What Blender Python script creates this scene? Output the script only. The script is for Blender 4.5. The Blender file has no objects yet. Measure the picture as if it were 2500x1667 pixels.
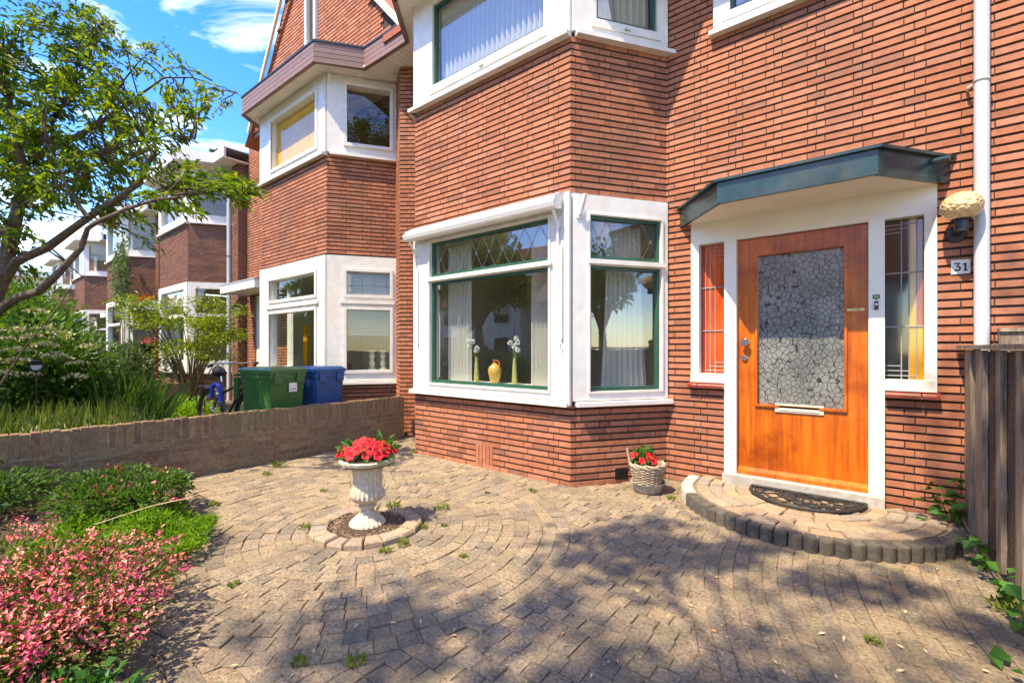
import bpy, math, random
import numpy as np
from mathutils import Vector
R = math.radians
random.seed(7); rng = np.random.default_rng(7)
scn = bpy.context.scene
COL = scn.collection

# ------------------------------------------------------------------ camera, sky, sun, exposure
cam_d = bpy.data.cameras.new('camera'); cam = bpy.data.objects.new('camera', cam_d); COL.objects.link(cam)
cam_d.sensor_width = 36.0; cam_d.lens = 1110.0/2500*36; cam_d.shift_y = 17.2/2500
cam_d.clip_start = .05; cam_d.clip_end = 600
FX, FY = -.6231, .7821; RX, RY = FY, -FX
cam.location = (0, 0, 1.29); cam.rotation_euler = (R(90), 0, math.atan2(-FX, FY))
scn.camera = cam
SUN_AZ = Vector((-.215, -.977)); SUN_EL = R(60)
world = bpy.data.worlds.new('World'); scn.world = world; world.use_nodes = True
nt = world.node_tree; nt.nodes.clear(); N = nt.nodes.new; LK = nt.links.new
out = N('ShaderNodeOutputWorld'); bg = N('ShaderNodeBackground'); sky = N('ShaderNodeTexSky')
sky.sky_type = 'NISHITA'; sky.sun_disc = False; sky.sun_elevation = SUN_EL
sky.sun_rotation = math.atan2(SUN_AZ.x, SUN_AZ.y); sky.air_density = 1.0; sky.dust_density = .3; sky.ozone_density = 3.0
tc = N('ShaderNodeTexCoord'); mp = N('ShaderNodeMapping'); mp.inputs['Scale'].default_value = (1.1, 1.5, 4.2)
mp.inputs['Rotation'].default_value = (0, R(24), R(30)); mp.inputs['Location'].default_value = (.3, .1, .52)
nz = N('ShaderNodeTexNoise'); nz.inputs['Scale'].default_value = 1.9; nz.inputs['Detail'].default_value = 9
nz.inputs['Roughness'].default_value = .62; nz.inputs['Distortion'].default_value = .7
cr = N('ShaderNodeValToRGB'); cr.color_ramp.elements[0].position = .49; cr.color_ramp.elements[1].position = .86
mx = N('ShaderNodeMix'); mx.data_type = 'RGBA'; mx.inputs['B'].default_value = (7.4, 7.3, 7.0, 1)
hs = N('ShaderNodeHueSaturation'); hs.inputs['Saturation'].default_value = 1.42; hs.inputs['Hue'].default_value = .518
LK(tc.outputs['Generated'], mp.inputs['Vector']); LK(mp.outputs['Vector'], nz.inputs['Vector'])
LK(nz.outputs['Fac'], cr.inputs['Fac']); LK(cr.outputs['Color'], mx.inputs['Factor'])
LK(sky.outputs['Color'], hs.inputs['Color']); LK(hs.outputs['Color'], mx.inputs['A'])
LK(mx.outputs['Result'], bg.inputs['Color']); LK(bg.outputs['Background'], out.inputs['Surface'])
bg.inputs['Strength'].default_value = .15
sun_d = bpy.data.lights.new('sun', 'SUN'); sun_d.energy = 2.4; sun_d.angle = R(.7); sun_d.color = (1, .93, .82)
sun = bpy.data.objects.new('sun', sun_d); COL.objects.link(sun)
sdir = Vector((SUN_AZ.x*math.cos(SUN_EL), SUN_AZ.y*math.cos(SUN_EL), math.sin(SUN_EL)))
sun.rotation_euler = sdir.to_track_quat('Z', 'Y').to_euler()
scn.view_settings.view_transform = 'Standard'; scn.view_settings.look = 'None'
scn.view_settings.exposure = 2.1
scn.view_settings.use_white_balance = True; scn.view_settings.white_balance_temperature = 8200; scn.view_settings.white_balance_tint = 10; scn.view_settings.gamma = 1
scn.cycles.max_bounces = 8; scn.cycles.transparent_max_bounces = 16

# ------------------------------------------------------------------ materials
M = {}
def rnd_node(nt):
    at = nt.nodes.new('ShaderNodeAttribute'); at.attribute_name = 'rnd'
    oi = nt.nodes.new('ShaderNodeObjectInfo')
    ad = nt.nodes.new('ShaderNodeMath'); ad.operation = 'ADD'
    fr = nt.nodes.new('ShaderNodeMath'); fr.operation = 'FRACT'
    nt.links.new(at.outputs['Fac'], ad.inputs[0]); nt.links.new(oi.outputs['Random'], ad.inputs[1])
    nt.links.new(ad.outputs[0], fr.inputs[0]); return fr.outputs[0]
def ramp(nt, stops, fac):
    c = nt.nodes.new('ShaderNodeValToRGB'); e = c.color_ramp.elements
    while len(e) < len(stops): e.new(.5)
    for i, (p, col) in enumerate(stops):
        e[i].position = p; e[i].color = (*col, 1)
    nt.links.new(fac, c.inputs['Fac']); return c.outputs['Color']
def noise(nt, scale, detail=4, stretch=None, rough=.6):
    g = nt.nodes.new('ShaderNodeNewGeometry'); n = nt.nodes.new('ShaderNodeTexNoise')
    n.inputs['Scale'].default_value = scale; n.inputs['Detail'].default_value = detail; n.inputs['Roughness'].default_value = rough
    v = g.outputs['Position']
    if stretch:
        m = nt.nodes.new('ShaderNodeMapping'); m.inputs['Scale'].default_value = stretch
        nt.links.new(v, m.inputs['Vector']); v = m.outputs['Vector']
    nt.links.new(v, n.inputs['Vector']); return n.outputs['Fac']
def mixc(nt, a, b, fac, mode='MIX'):
    m = nt.nodes.new('ShaderNodeMix'); m.data_type = 'RGBA'; m.blend_type = mode
    for k, v in (('A', a), ('B', b), ('Factor', fac)):
        if isinstance(v, (int, float)): m.inputs[k].default_value = v
        elif isinstance(v, tuple): m.inputs[k].default_value = (*v, 1)
        else: nt.links.new(v, m.inputs[k])
    return m.outputs['Result']
def mat(name, col, var=None, rough=.6, nscale=8, nvar=.25, bump=0, bscale=60, spec=.4, metal=0, coat=0,
        stretch=None, stains=None, sscale=1.5, srange=(.5, .75), detail=4):
    """col: one colour, var: list of colours picked per piece by the rnd value."""
    m = bpy.data.materials.new(name); m.use_nodes = True; nt = m.node_tree
    b = nt.nodes['Principled BSDF']; L = nt.links.new
    if var:
        st = [(i/(len(var)-1), c) for i, c in enumerate(var)]; c = ramp(nt, st, rnd_node(nt))
    else:
        c = nt.nodes.new('ShaderNodeRGB'); c.outputs[0].default_value = (*col, 1); c = c.outputs[0]
    if nvar:
        f = noise(nt, nscale, detail, stretch)
        k = 1-nvar; k2 = 1+nvar*.55
        c = mixc(nt, c, ramp(nt, [(.3, (k, k, k)), (.7, (k2, k2, k2))], f), 1.0, 'MULTIPLY')
    if stains:
        f = noise(nt, sscale, 5, None, .65)
        s = ramp(nt, [(srange[0], (0, 0, 0)), (srange[1], (1, 1, 1))], f)
        c = mixc(nt, c, stains, s)
    L(c, b.inputs['Base Color'])
    b.inputs['Roughness'].default_value = rough; b.inputs['Metallic'].default_value = metal
    b.inputs['Specular IOR Level'].default_value = spec; b.inputs['Coat Weight'].default_value = coat
    b.inputs['Coat Roughness'].default_value = .12
    if bump:
        bp = nt.nodes.new('ShaderNodeBump'); bp.inputs['Strength'].default_value = bump; bp.inputs['Distance'].default_value = .02
        L(noise(nt, bscale, 5, stretch), bp.inputs['Height']); L(bp.outputs['Normal'], b.inputs['Normal'])
    M[name] = m; return m
def leafmat(name, cols, rough=.5, trans=.35, spec=.3):
    m = bpy.data.materials.new(name); m.use_nodes = True; nt = m.node_tree
    b = nt.nodes['Principled BSDF']; L = nt.links.new
    c = ramp(nt, [(i/(len(cols)-1), x) for i, x in enumerate(cols)], rnd_node(nt))
    L(c, b.inputs['Base Color']); b.inputs['Roughness'].default_value = rough; b.inputs['Specular IOR Level'].default_value = spec
    t = nt.nodes.new('ShaderNodeBsdfTranslucent'); L(mixc(nt, c, (1.5, 1.5, .7), 1.0, 'MULTIPLY'), t.inputs['Color'])
    mixs = nt.nodes.new('ShaderNodeMixShader'); mixs.inputs[0].default_value = trans
    L(b.outputs[0], mixs.inputs[1]); L(t.outputs[0], mixs.inputs[2]); L(mixs.outputs[0], nt.nodes['Material Output'].inputs['Surface'])
    M[name] = m; return m
def glassmat(name, ior=1.9, tint=(.93, .97, .95), refl=(.95, .97, 1)):
    m = bpy.data.materials.new(name); m.use_nodes = True; nt = m.node_tree; nt.nodes.remove(nt.nodes['Principled BSDF']); L = nt.links.new
    f = nt.nodes.new('ShaderNodeFresnel'); ge = nt.nodes.new('ShaderNodeNewGeometry'); mr = nt.nodes.new('ShaderNodeMapRange')
    mr.inputs['To Min'].default_value = ior; mr.inputs['To Max'].default_value = 1/ior; L(ge.outputs['Backfacing'], mr.inputs['Value']); L(mr.outputs['Result'], f.inputs['IOR'])
    t = nt.nodes.new('ShaderNodeBsdfTransparent'); t.inputs['Color'].default_value = (*tint, 1)
    g = nt.nodes.new('ShaderNodeBsdfGlossy'); g.inputs['Roughness'].default_value = .004; g.inputs['Color'].default_value = (*refl, 1)
    bp = nt.nodes.new('ShaderNodeBump'); bp.inputs['Strength'].default_value = .02; bp.inputs['Distance'].default_value = .05
    L(noise(nt, 2.2, 1), bp.inputs['Height']); L(bp.outputs['Normal'], g.inputs['Normal'])
    x = nt.nodes.new('ShaderNodeMixShader'); L(f.outputs[0], x.inputs[0]); L(t.outputs[0], x.inputs[1]); L(g.outputs[0], x.inputs[2])
    L(x.outputs[0], nt.nodes['Material Output'].inputs['Surface']); M[name] = m; return m

RED = [(.26, .11, .07), (.36, .13, .068), (.41, .155, .084), (.46, .19, .108), (.385, .142, .075), (.43, .168, .09), (.40, .15, .078), (.33, .118, .062), (.44, .185, .11), (.30, .125, .08)]
mat('brick_red', None, var=RED, rough=.75, nscale=14, nvar=.22, bump=.25, bscale=90, spec=.25, stains=(.22, .105, .068), sscale=1.3, srange=(.52, .84))
mat('brick_brown', None, var=[(.17, .068, .036), (.22, .09, .048), (.26, .11, .058), (.19, .075, .045), (.23, .10, .06)], rough=.8, nscale=12, nvar=.3, bump=.3, spec=.2,
    stains=(.06, .035, .025), sscale=.9, srange=(.55, .8))
mat('brick_garden', None, var=[(.21, .13, .07), (.27, .175, .095), (.23, .125, .072), (.29, .20, .11), (.19, .125, .07)], rough=.9, nscale=22, nvar=.4, bump=.6, bscale=70, spec=.15,
    stains=(.19, .16, .08), sscale=2.2, srange=(.45, .75))
mat('mortar_dark', (.05, .035, .025), rough=.95, nscale=30, nvar=.4)
mat('mortar_pale', (.30, .24, .17), rough=.95, nscale=20, nvar=.45, bump=.5)
mat('mortar_far', (.28, .25, .22), rough=.95, nscale=30, nvar=.3)
PV = [(0.372, 0.282, 0.18), (0.444, 0.342, 0.216), (0.324, 0.252, 0.174), (0.468, 0.36, 0.234), (0.384, 0.312, 0.216), (0.276, 0.228, 0.168), (0.456, 0.33, 0.21), (0.42, 0.336, 0.198), (0.252, 0.21, 0.156)]
mat('paver', None, var=PV, rough=.9, nscale=60, nvar=.55, bump=1.0, bscale=160, spec=.2, stains=(.16, .135, .10), sscale=1.5, srange=(.47, .78), detail=6)
mat('paver_warm', None, var=[(.36, .27, .18), (.42, .31, .20), (.33, .26, .19), (.40, .27, .17), (.30, .26, .21), (.44, .34, .22)], rough=.9, nscale=50, nvar=.35, bump=.7, bscale=150, spec=.2, detail=6)
mat('joint_sand', (.24, .18, .115), rough=1, nscale=60, nvar=.5, bump=.5, bscale=200, stains=(.10, .11, .04), sscale=3, srange=(.55, .75))
mat('kerb_dark', None, var=[(.095, .082, .064), (.125, .11, .086), (.10, .088, .068)], rough=.85, nscale=40, nvar=.4, bump=.6, bscale=150)
mat('concrete', (.42, .40, .35), rough=.85, nscale=20, nvar=.3, bump=.3, stains=(.25, .23, .19), sscale=5)
mat('white_paint', (.70, .685, .63), rough=.38, nscale=9, nvar=.10, spec=.45, stains=(.60, .555, .46), sscale=3.5, srange=(.5, .85))
mat('cream_paint', (.74, .70, .59), rough=.4, nscale=4, nvar=.06, spec=.4, stains=(.55, .50, .40), sscale=3, srange=(.62, .9))
mat('soffit_paint', (.78, .72, .62), rough=.55, nscale=4, nvar=.08)
mat('grey_pipe', (.50, .52, .52), rough=.4, nscale=3, nvar=.1, spec=.4)
mat('green_paint', (.020, .085, .055), rough=.35, nscale=12, nvar=.3, spec=.5)
mat('canopy_paint', (.018, .050, .050), rough=.22, nscale=7, nvar=.4, spec=.5, stains=(.08, .075, .055), sscale=3, srange=(.5, .8))
mat('alu_white', (.72, .72, .69), rough=.3, nscale=3, nvar=.05, spec=.5)
mat('fascia_brown', None, var=[(.20, .115, .095), (.235, .14, .115), (.215, .125, .10)], rough=.5, nscale=10, nvar=.15, stretch=(1, 1, 6))
mat('tile_red', (.20, .028, .016), rough=.15, nscale=10, nvar=.35, spec=.6, coat=.5)
mat('roof_tile', None, var=[(.36, .10, .04), (.42, .13, .06), (.30, .08, .035)], rough=.8, nscale=4, nvar=.3)
mat('black_metal', (.018, .018, .019), rough=.4, nscale=20, nvar=.3, spec=.5)
mat('black_rubber', (.020, .019, .018), rough=.62, nscale=60, nvar=.5, bump=.3, stains=(.06, .05, .04), sscale=18, srange=(.55, .8))
mat('chrome', (.72, .70, .66), rough=.18, metal=1, nvar=.1)
mat('brass', (.55, .42, .2), rough=.3, metal=1, nvar=.1)
mat('ivory_plastic', (.66, .60, .46), rough=.4, nvar=.05)
mat('lead', (.30, .30, .29), rough=.45, nvar=.2, spec=.5)
mat('stone', (.58, .51, .38), rough=.9, nscale=35, nvar=.28, bump=.5, bscale=120, spec=.2, stains=(.34, .32, .20), sscale=7, srange=(.52, .75))
mat('soil', (.10, .062, .038), rough=1, nscale=40, nvar=.6, bump=1, bscale=120)
mat('bark_chips', None, var=[(.26, .16, .09), (.36, .24, .15), (.18, .10, .06), (.42, .31, .21)], rough=.95, nscale=30, nvar=.3)
mat('earth', (.13, .095, .06), rough=1, nscale=6, nvar=.5, bump=.8, bscale=30, stains=(.06, .09, .025), sscale=1.2, srange=(.42, .6))
mat('asphalt', (.06, .06, .06), rough=.9, nscale=60, nvar=.4)
mat('bark', (.115, .082, .055), rough=.95, nscale=18, nvar=.5, bump=.9, bscale=45, stretch=(1, 1, 1.8), stains=(.20, .17, .11), sscale=6, srange=(.5, .75))
mat('stem', (.16, .11, .05), rough=.8, nscale=20, nvar=.4)
mat('plank_grey', None, var=[(.26, .20, .14), (.33, .27, .195), (.22, .17, .12), (.30, .24, .18)], rough=.9, nscale=7, nvar=.5, bump=.7, bscale=14, stretch=(5, 5, .35), spec=.15,
    stains=(.06, .038, .022), sscale=1.9, srange=(.55, .8))
mat('plank_bark', (.085, .055, .035), rough=1, nscale=30, nvar=.6, bump=1, bscale=40)
mat('wicker', None, var=[(.36, .28, .18), (.46, .38, .27), (.28, .20, .12)], rough=.7, nscale=40, nvar=.3)
mat('zinc', (.40, .39, .36), rough=.45, metal=.4, nscale=14, nvar=.3, stretch=(4, 4, .5))
mat('bin_green', (.035, .125, .03), rough=.38, nscale=8, nvar=.15, spec=.5)
mat('bin_blue', (.018, .075, .22), rough=.38, nscale=8, nvar=.15, spec=.5)
mat('bike_frame', (.055, .02, .035), rough=.35, nvar=.2, spec=.5)
mat('bike_blue', (.012, .05, .40), rough=.6, nvar=.2)
mat('room_wall', (.62, .56, .45), rough=.9, nvar=.1)
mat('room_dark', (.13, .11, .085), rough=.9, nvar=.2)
mat('floor_wood', (.16, .085, .04), rough=.5, nscale=6, nvar=.3)
mat('sill_white', (.78, .76, .70), rough=.5, nvar=.05)
mat('jug_yellow', (.62, .36, .08), rough=.28, nscale=6, nvar=.12, spec=.5, coat=.4)
mat('vase_olive', (.42, .40, .14), rough=.3, nscale=60, nvar=.35, spec=.5, bump=.4, bscale=110)
mat('petal_red', None, var=[(.46, .006, .012), (.54, .010, .018), (.62, .018, .03), (.50, .008, .016)], rough=.6, nscale=40, nvar=.25, spec=.2)
mat('petal_dark', (.16, .004, .012), rough=.7, nvar=.2)
mat('petal_pink', None, var=[(.70, .11, .13), (.78, .22, .22), (.55, .05, .14), (.80, .28, .20), (.66, .12, .19), (.50, .03, .12), (.78, .20, .10), (.84, .38, .34)], rough=.7, nvar=.1, spec=.1)
mat('petal_cream', None, var=[(.50, .46, .24), (.42, .40, .18), (.58, .54, .34)], rough=.8, nvar=.1, spec=.1)
mat('petal_white', (.80, .82, .78), rough=.8, nvar=.1, spec=.1)
mat('petal_orange', (.80, .12, .015), rough=.8, nvar=.1)
mat('plate_white', (.74, .72, .64), rough=.35, nvar=.08)
mat('ink', (.035, .03, .03), rough=.5, nvar=0)
mat('sticker_green', (.012, .11, .012), rough=.4, nvar=.1)
mat('sticker_pale', (.55, .66, .45), rough=.5, nvar=.1)
mat('pane_red', (.24, .014, .006), rough=.08, nvar=.3, nscale=6, spec=.9)
mat('pane_orange', (.62, .085, .012), rough=.08, nvar=.5, nscale=5, spec=.9, stretch=(6, 1, .5))
mat('pane_amber', (.52, .235, .008), rough=.08, nvar=.2, nscale=8, spec=.9)
mat('pane_dark', (.012, .011, .008), rough=.05, nvar=.2, spec=1)
mat('blind_amber', (.74, .37, .02), rough=.7, nscale=4, nvar=.12)
mat('blind_wood', (.42, .20, .06), rough=.5, nvar=.2)
mat('fabric_white', (.80, .79, .74), rough=.9, nscale=200, nvar=.08)
mat('litter', None, var=[(.42, .30, .16), (.55, .44, .27), (.50, .20, .07), (.60, .52, .38)], rough=.9, nvar=.2)
mat('lamp_shade', (.60, .56, .40), rough=.5, nvar=.1)
mat('terracotta', (.45, .10, .04), rough=.8, nvar=.2)
for nm, tr in (('curtain', .5),):
    m = bpy.data.materials.new(nm); m.use_nodes = True; t_ = m.node_tree; b = t_.nodes['Principled BSDF']
    b.inputs['Base Color'].default_value = (.84, .83, .78, 1); b.inputs['Roughness'].default_value = .95; b.inputs['Specular IOR Level'].default_value = .1
    tr_ = t_.nodes.new('ShaderNodeBsdfTranslucent'); tr_.inputs['Color'].default_value = (.84, .83, .78, 1)
    ms = t_.nodes.new('ShaderNodeMixShader'); ms.inputs[0].default_value = tr
    t_.links.new(b.outputs[0], ms.inputs[1]); t_.links.new(tr_.outputs[0], ms.inputs[2]); t_.links.new(ms.outputs[0], t_.nodes['Material Output'].inputs['Surface'])
    M[nm] = m
glassmat('glass', 2.3); glassmat('glass_n', 1.7)
# varnished door wood
m = bpy.data.materials.new('door_wood'); m.use_nodes = True; t_ = m.node_tree; b = t_.nodes['Principled BSDF']
f1 = noise(t_, 5, 6, (7, 7, .35)); c1 = ramp(t_, [(.25, (.27, .043, .003)), (.5, (.47, .102, .005)), (.75, (.63, .165, .009))], f1)
f2 = noise(t_, 3.2, 3); c2 = ramp(t_, [(.46, (1.1, 1.1, 1.1)), (.72, (.55, .42, .35))], f2)  # patchy varnish sheen, multiplied into the wood colour by broad noise
t_.links.new(mixc(t_, c1, c2, 1.0, 'MULTIPLY'), b.inputs['Base Color']); b.inputs['Roughness'].default_value = .28; b.inputs['Coat Weight'].default_value = .35; b.inputs['Coat Roughness'].default_value = .15
M['door_wood'] = m
# crackle glass of the door
m = bpy.data.materials.new('crackle_glass'); m.use_nodes = True; t_ = m.node_tree; b = t_.nodes['Principled BSDF']; L_ = t_.links.new
g = t_.nodes.new('ShaderNodeNewGeometry'); vo = t_.nodes.new('ShaderNodeTexVoronoi'); vo.feature = 'DISTANCE_TO_EDGE'; vo.inputs['Scale'].default_value = 25
mpn = t_.nodes.new('ShaderNodeMapping'); mpn.inputs['Scale'].default_value = (1.0, .01, .9); mpn.inputs['Rotation'].default_value = (0, R(25), 0)
L_(g.outputs['Position'], mpn.inputs['Vector']); L_(mpn.outputs['Vector'], vo.inputs['Vector'])
vc = t_.nodes.new('ShaderNodeTexVoronoi'); vc.inputs['Scale'].default_value = 29; L_(mpn.outputs['Vector'], vc.inputs['Vector'])
bw = t_.nodes.new('ShaderNodeRGBToBW'); L_(vc.outputs['Color'], bw.inputs[0])
cell = ramp(t_, [(.35, (.125, .135, .125)), (.65, (.21, .22, .20))], noise(t_, 3.5, 2))
edge = ramp(t_, [(.025, (.10, .10, .10)), (.06, (1, 1, 1))], vo.outputs['Distance'])
L_(mixc(t_, cell, edge, 1.0, 'MULTIPLY'), b.inputs['Base Color']); b.inputs['Roughness'].default_value = .16; b.inputs['Specular IOR Level'].default_value = 1.0
bp = t_.nodes.new('ShaderNodeBump'); bp.inputs['Strength'].default_value = .22; bp.inputs['Distance'].default_value = .01
L_(vo.outputs['Distance'], bp.inputs['Height']); L_(bp.outputs['Normal'], b.inputs['Normal']); M['crackle_glass'] = m
# amber bubble glass of the wall lamp
m = bpy.data.materials.new('bubble_glass'); m.use_nodes = True; t_ = m.node_tree; b = t_.nodes['Principled BSDF']
b.inputs['Base Color'].default_value = (.80, .60, .30, 1); b.inputs['Roughness'].default_value = .1; b.inputs['Transmission Weight'].default_value = .3; b.inputs['Coat Weight'].default_value = 1; b.inputs['IOR'].default_value = 1.45
gg_ = t_.nodes.new('ShaderNodeNewGeometry'); vv_ = t_.nodes.new('ShaderNodeTexVoronoi'); vv_.inputs['Scale'].default_value = 36; bb_ = t_.nodes.new('ShaderNodeBump'); bb_.inputs['Strength'].default_value = .6; bb_.inputs['Distance'].default_value = .03; bb_.invert = True
t_.links.new(gg_.outputs['Position'], vv_.inputs['Vector']); t_.links.new(vv_.outputs['Distance'], bb_.inputs['Height']); t_.links.new(bb_.outputs['Normal'], b.inputs['Normal'])
M['bubble_glass'] = m
leafmat('leaf_tree', [(.03, .07, .008), (.06, .125, .012), (.10, .19, .014), (.16, .25, .018), (.24, .26, .02), (.07, .15, .012), (.13, .22, .015)], trans=.5)
leafmat('leaf_street', [(.04, .09, .012), (.07, .14, .015), (.11, .20, .02), (.06, .125, .014)], trans=.45)
leafmat('leaf_mid', [(.028, .075, .012), (.05, .12, .018), (.085, .165, .022), (.04, .095, .014)], trans=.4)
leafmat('leaf_dark', [(.012, .042, .010), (.022, .065, .014), (.035, .085, .018)], trans=.2)
leafmat('leaf_bright', [(.09, .20, .014), (.14, .28, .02), (.21, .36, .035), (.11, .23, .016)], trans=.4)
leafmat('leaf_lime', [(.10, .17, .012), (.17, .24, .016), (.24, .28, .02), (.08, .14, .012)])
leafmat('leaf_grey', [(.07, .12, .06), (.11, .17, .09), (.05, .09, .04)])
leafmat('leaf_azalea', [(.035, .075, .012), (.07, .11, .014), (.12, .13, .02), (.05, .09, .012)])
leafmat('leaf_ivy', [(.02, .09, .014), (.04, .15, .02), (.07, .20, .03)])
leafmat('leaf_weed', [(.12, .17, .02), (.18, .22, .03), (.10, .17, .03)])

# ------------------------------------------------------------------ mesh helpers
ORG = {}            # object -> world origin (no rotation anywhere in the parents)
def tag(o, label=None, cat=None, group=None, kind=None):
    for k, v in (('label', label), ('category', cat), ('group', group), ('kind', kind)):
        if v: o[k] = v
    return o
def thing(name, loc, label, cat, group=None):
    o = bpy.data.objects.new(name, None); o.empty_display_size = .1; COL.objects.link(o)
    o.location = loc; ORG[o] = Vector(loc); return tag(o, label, cat, group)
def link(name, me, org, parent=None):
    o = bpy.data.objects.new(name, me); COL.objects.link(o); org = Vector(org)
    if parent: o.parent = parent; o.location = org-ORG[parent]
    else: o.location = org
    ORG[o] = org; return o
def np_mesh(name, V, loops, starts, totals, material, rnd=None, smooth=False):
    me = bpy.data.meshes.new(name)
    me.vertices.add(len(V)); me.vertices.foreach_set('co', np.asarray(V, dtype=np.float32).ravel())
    me.loops.add(len(loops)); me.loops.foreach_set('vertex_index', np.asarray(loops, dtype=np.int32))
    me.polygons.add(len(starts)); me.polygons.foreach_set('loop_start', np.asarray(starts, dtype=np.int32))
    me.polygons.foreach_set('use_smooth', np.full(len(starts), bool(smooth)))
    me.update(calc_edges=True); me.validate()
    if rnd is not None:
        a = me.attributes.new('rnd', 'FLOAT', 'FACE'); a.data.foreach_set('value', np.asarray(rnd, dtype=np.float32))
    me.materials.append(M[material] if isinstance(material, str) else material)
    return me
class MB:
    def __init__(s): s.v = []; s.f = []; s.r = []; s.cur = 0.
    def add(s, vs, fs):
        o = len(s.v); s.v.extend(tuple(map(float, p)) for p in vs)
        for f in fs: s.f.append([i+o for i in f]); s.r.append(s.cur)
        return s
    def box(s, x0, x1, y0, y1, z0, z1):
        return s.hexa([(x0, y0), (x1, y0), (x1, y1), (x0, y1)], z0, z1)
    def hexa(s, poly, z0, z1, top=None):
        """prism over a ccw polygon"""
        n = len(poly); top = top or poly
        z0 = z0 if isinstance(z0, (list, tuple)) else [z0]*n; z1 = z1 if isinstance(z1, (list, tuple)) else [z1]*n
        vs = [(p[0], p[1], z) for p, z in zip(poly, z0)]+[(p[0], p[1], z) for p, z in zip(top, z1)]
        fs = [list(range(n-1, -1, -1)), list(range(n, 2*n))]+[[i, (i+1) % n, n+(i+1) % n, n+i] for i in range(n)]
        return s.add(vs, fs)
    def wbox(s, W, s0, s1, n0, n1, z0, z1):
        P = [W.p(s0, n1), W.p(s1, n1), W.p(s1, n0), W.p(s0, n0)]
        return s.hexa(P, z0, z1)
    def quad(s, a, b, c, d): return s.add([a, b, c, d], [[0, 1, 2, 3]])
    def tube(s, pts, rad, n=8, cap=True):
        pts = [Vector(p) for p in pts]; k = len(pts)
        rad = rad if isinstance(rad, (list, tuple)) else [rad]*k
        vs = []; up = Vector((.123, .31, .94))
        for i, p in enumerate(pts):
            d = (pts[min(i+1, k-1)]-pts[max(i-1, 0)])
            if d.length < 1e-9: d = Vector((0, 0, 1))
            d.normalize(); a = d.cross(up)
            if a.length < .05: a = d.cross(Vector((1, 0, 0)))
            a.normalize(); b = d.cross(a); up = a.cross(d) if False else up
            for j in range(n):
                t = 2*math.pi*j/n; q = p+(a*math.cos(t)+b*math.sin(t))*rad[i]; vs.append(q)
        fs = [[i*n+j, i*n+(j+1) % n, (i+1)*n+(j+1) % n, (i+1)*n+j] for i in range(k-1) for j in range(n)]
        if cap: fs += [list(range(n-1, -1, -1)), [(k-1)*n+j for j in range(n)]]
        return s.add(vs, fs)
    def lathe(s, c, prof, n=32, flute=None, squash=1.0):
        """prof: (radius, z) from bottom to top; flute(i,theta)->radius factor"""
        vs = []
        for i, (r, z) in enumerate(prof):
            for j in range(n):
                t = 2*math.pi*j/n; rr = r*(flute(i, t) if flute else 1)
                vs.append((c[0]+rr*math.cos(t), c[1]+rr*math.sin(t)*squash, c[2]+z))
        k = len(prof)
        fs = [[i*n+j, i*n+(j+1) % n, (i+1)*n+(j+1) % n, (i+1)*n+j] for i in range(k-1) for j in range(n)]
        fs += [list(range(n-1, -1, -1)), [(k-1)*n+j for j in range(n)]]
        return s.add(vs, fs)
    def torus(s, c, Rr, r, n=28, m=8, axis=(0, 0, 1), arc=(0, 2*math.pi)):
        ax = Vector(axis).normalized(); a = ax.orthogonal().normalized(); b = ax.cross(a); c = Vector(c)
        full = abs(arc[1]-arc[0]-2*math.pi) < 1e-6; k = n if full else n+1
        pts = [c+(a*math.cos(t)+b*math.sin(t))*Rr for t in [arc[0]+(arc[1]-arc[0])*i/n for i in range(k)]]
        if full: pts.append(pts[0])
        return s.tube(pts, r, m, not full)
    def build(s, name, material, parent=None, label=None, cat=None, group=None, kind=None, smooth=False, org=None):
        V = np.array(s.v, dtype=np.float64)
        if org is None:
            lo = V.min(0); hi = V.max(0); org = ((lo[0]+hi[0])/2, (lo[1]+hi[1])/2, lo[2])
        lens = [len(f) for f in s.f]; starts = np.concatenate([[0], np.cumsum(lens)[:-1]])
        me = np_mesh(name, V-np.array(org), [i for f in s.f for i in f], starts, lens, material, s.r, False)
        if smooth: sm(me)
        o = link(name, me, org, parent); return tag(o, label, cat, group, kind)
def sm(me, ang=40):
    me.polygons.foreach_set('use_smooth', np.ones(len(me.polygons), dtype=bool))
    try: me.set_sharp_from_angle(angle=R(ang))
    except Exception: pass
class Wall:
    """vertical plane: s runs to the right seen from outside, n points outwards"""
    def __init__(w, A, B):
        w.A = Vector(A); d = Vector(B)-w.A; w.L = d.length; w.e = d/w.L; w.n = Vector((w.e.y, -w.e.x)); w.ang = math.atan2(w.e.y, w.e.x)
    def p(w, s, n=0):
        q = w.A+w.e*s+w.n*n; return (q.x, q.y)
    def p3(w, s, n, z):
        q = w.p(s, n); return Vector((q[0], q[1], z))
def project(p):
    z = p[0]*FX+p[1]*FY
    if z < .05: return None
    return 1250+1110*(p[0]*RX+p[1]*RY)/z, 850.7-1110*(p[2]-1.29)/z, z
def in_frame(p, m=40):
    q = project(p); return bool(q and -m < q[0] < 2500+m and -m < q[1] < 1667+m)

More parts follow.
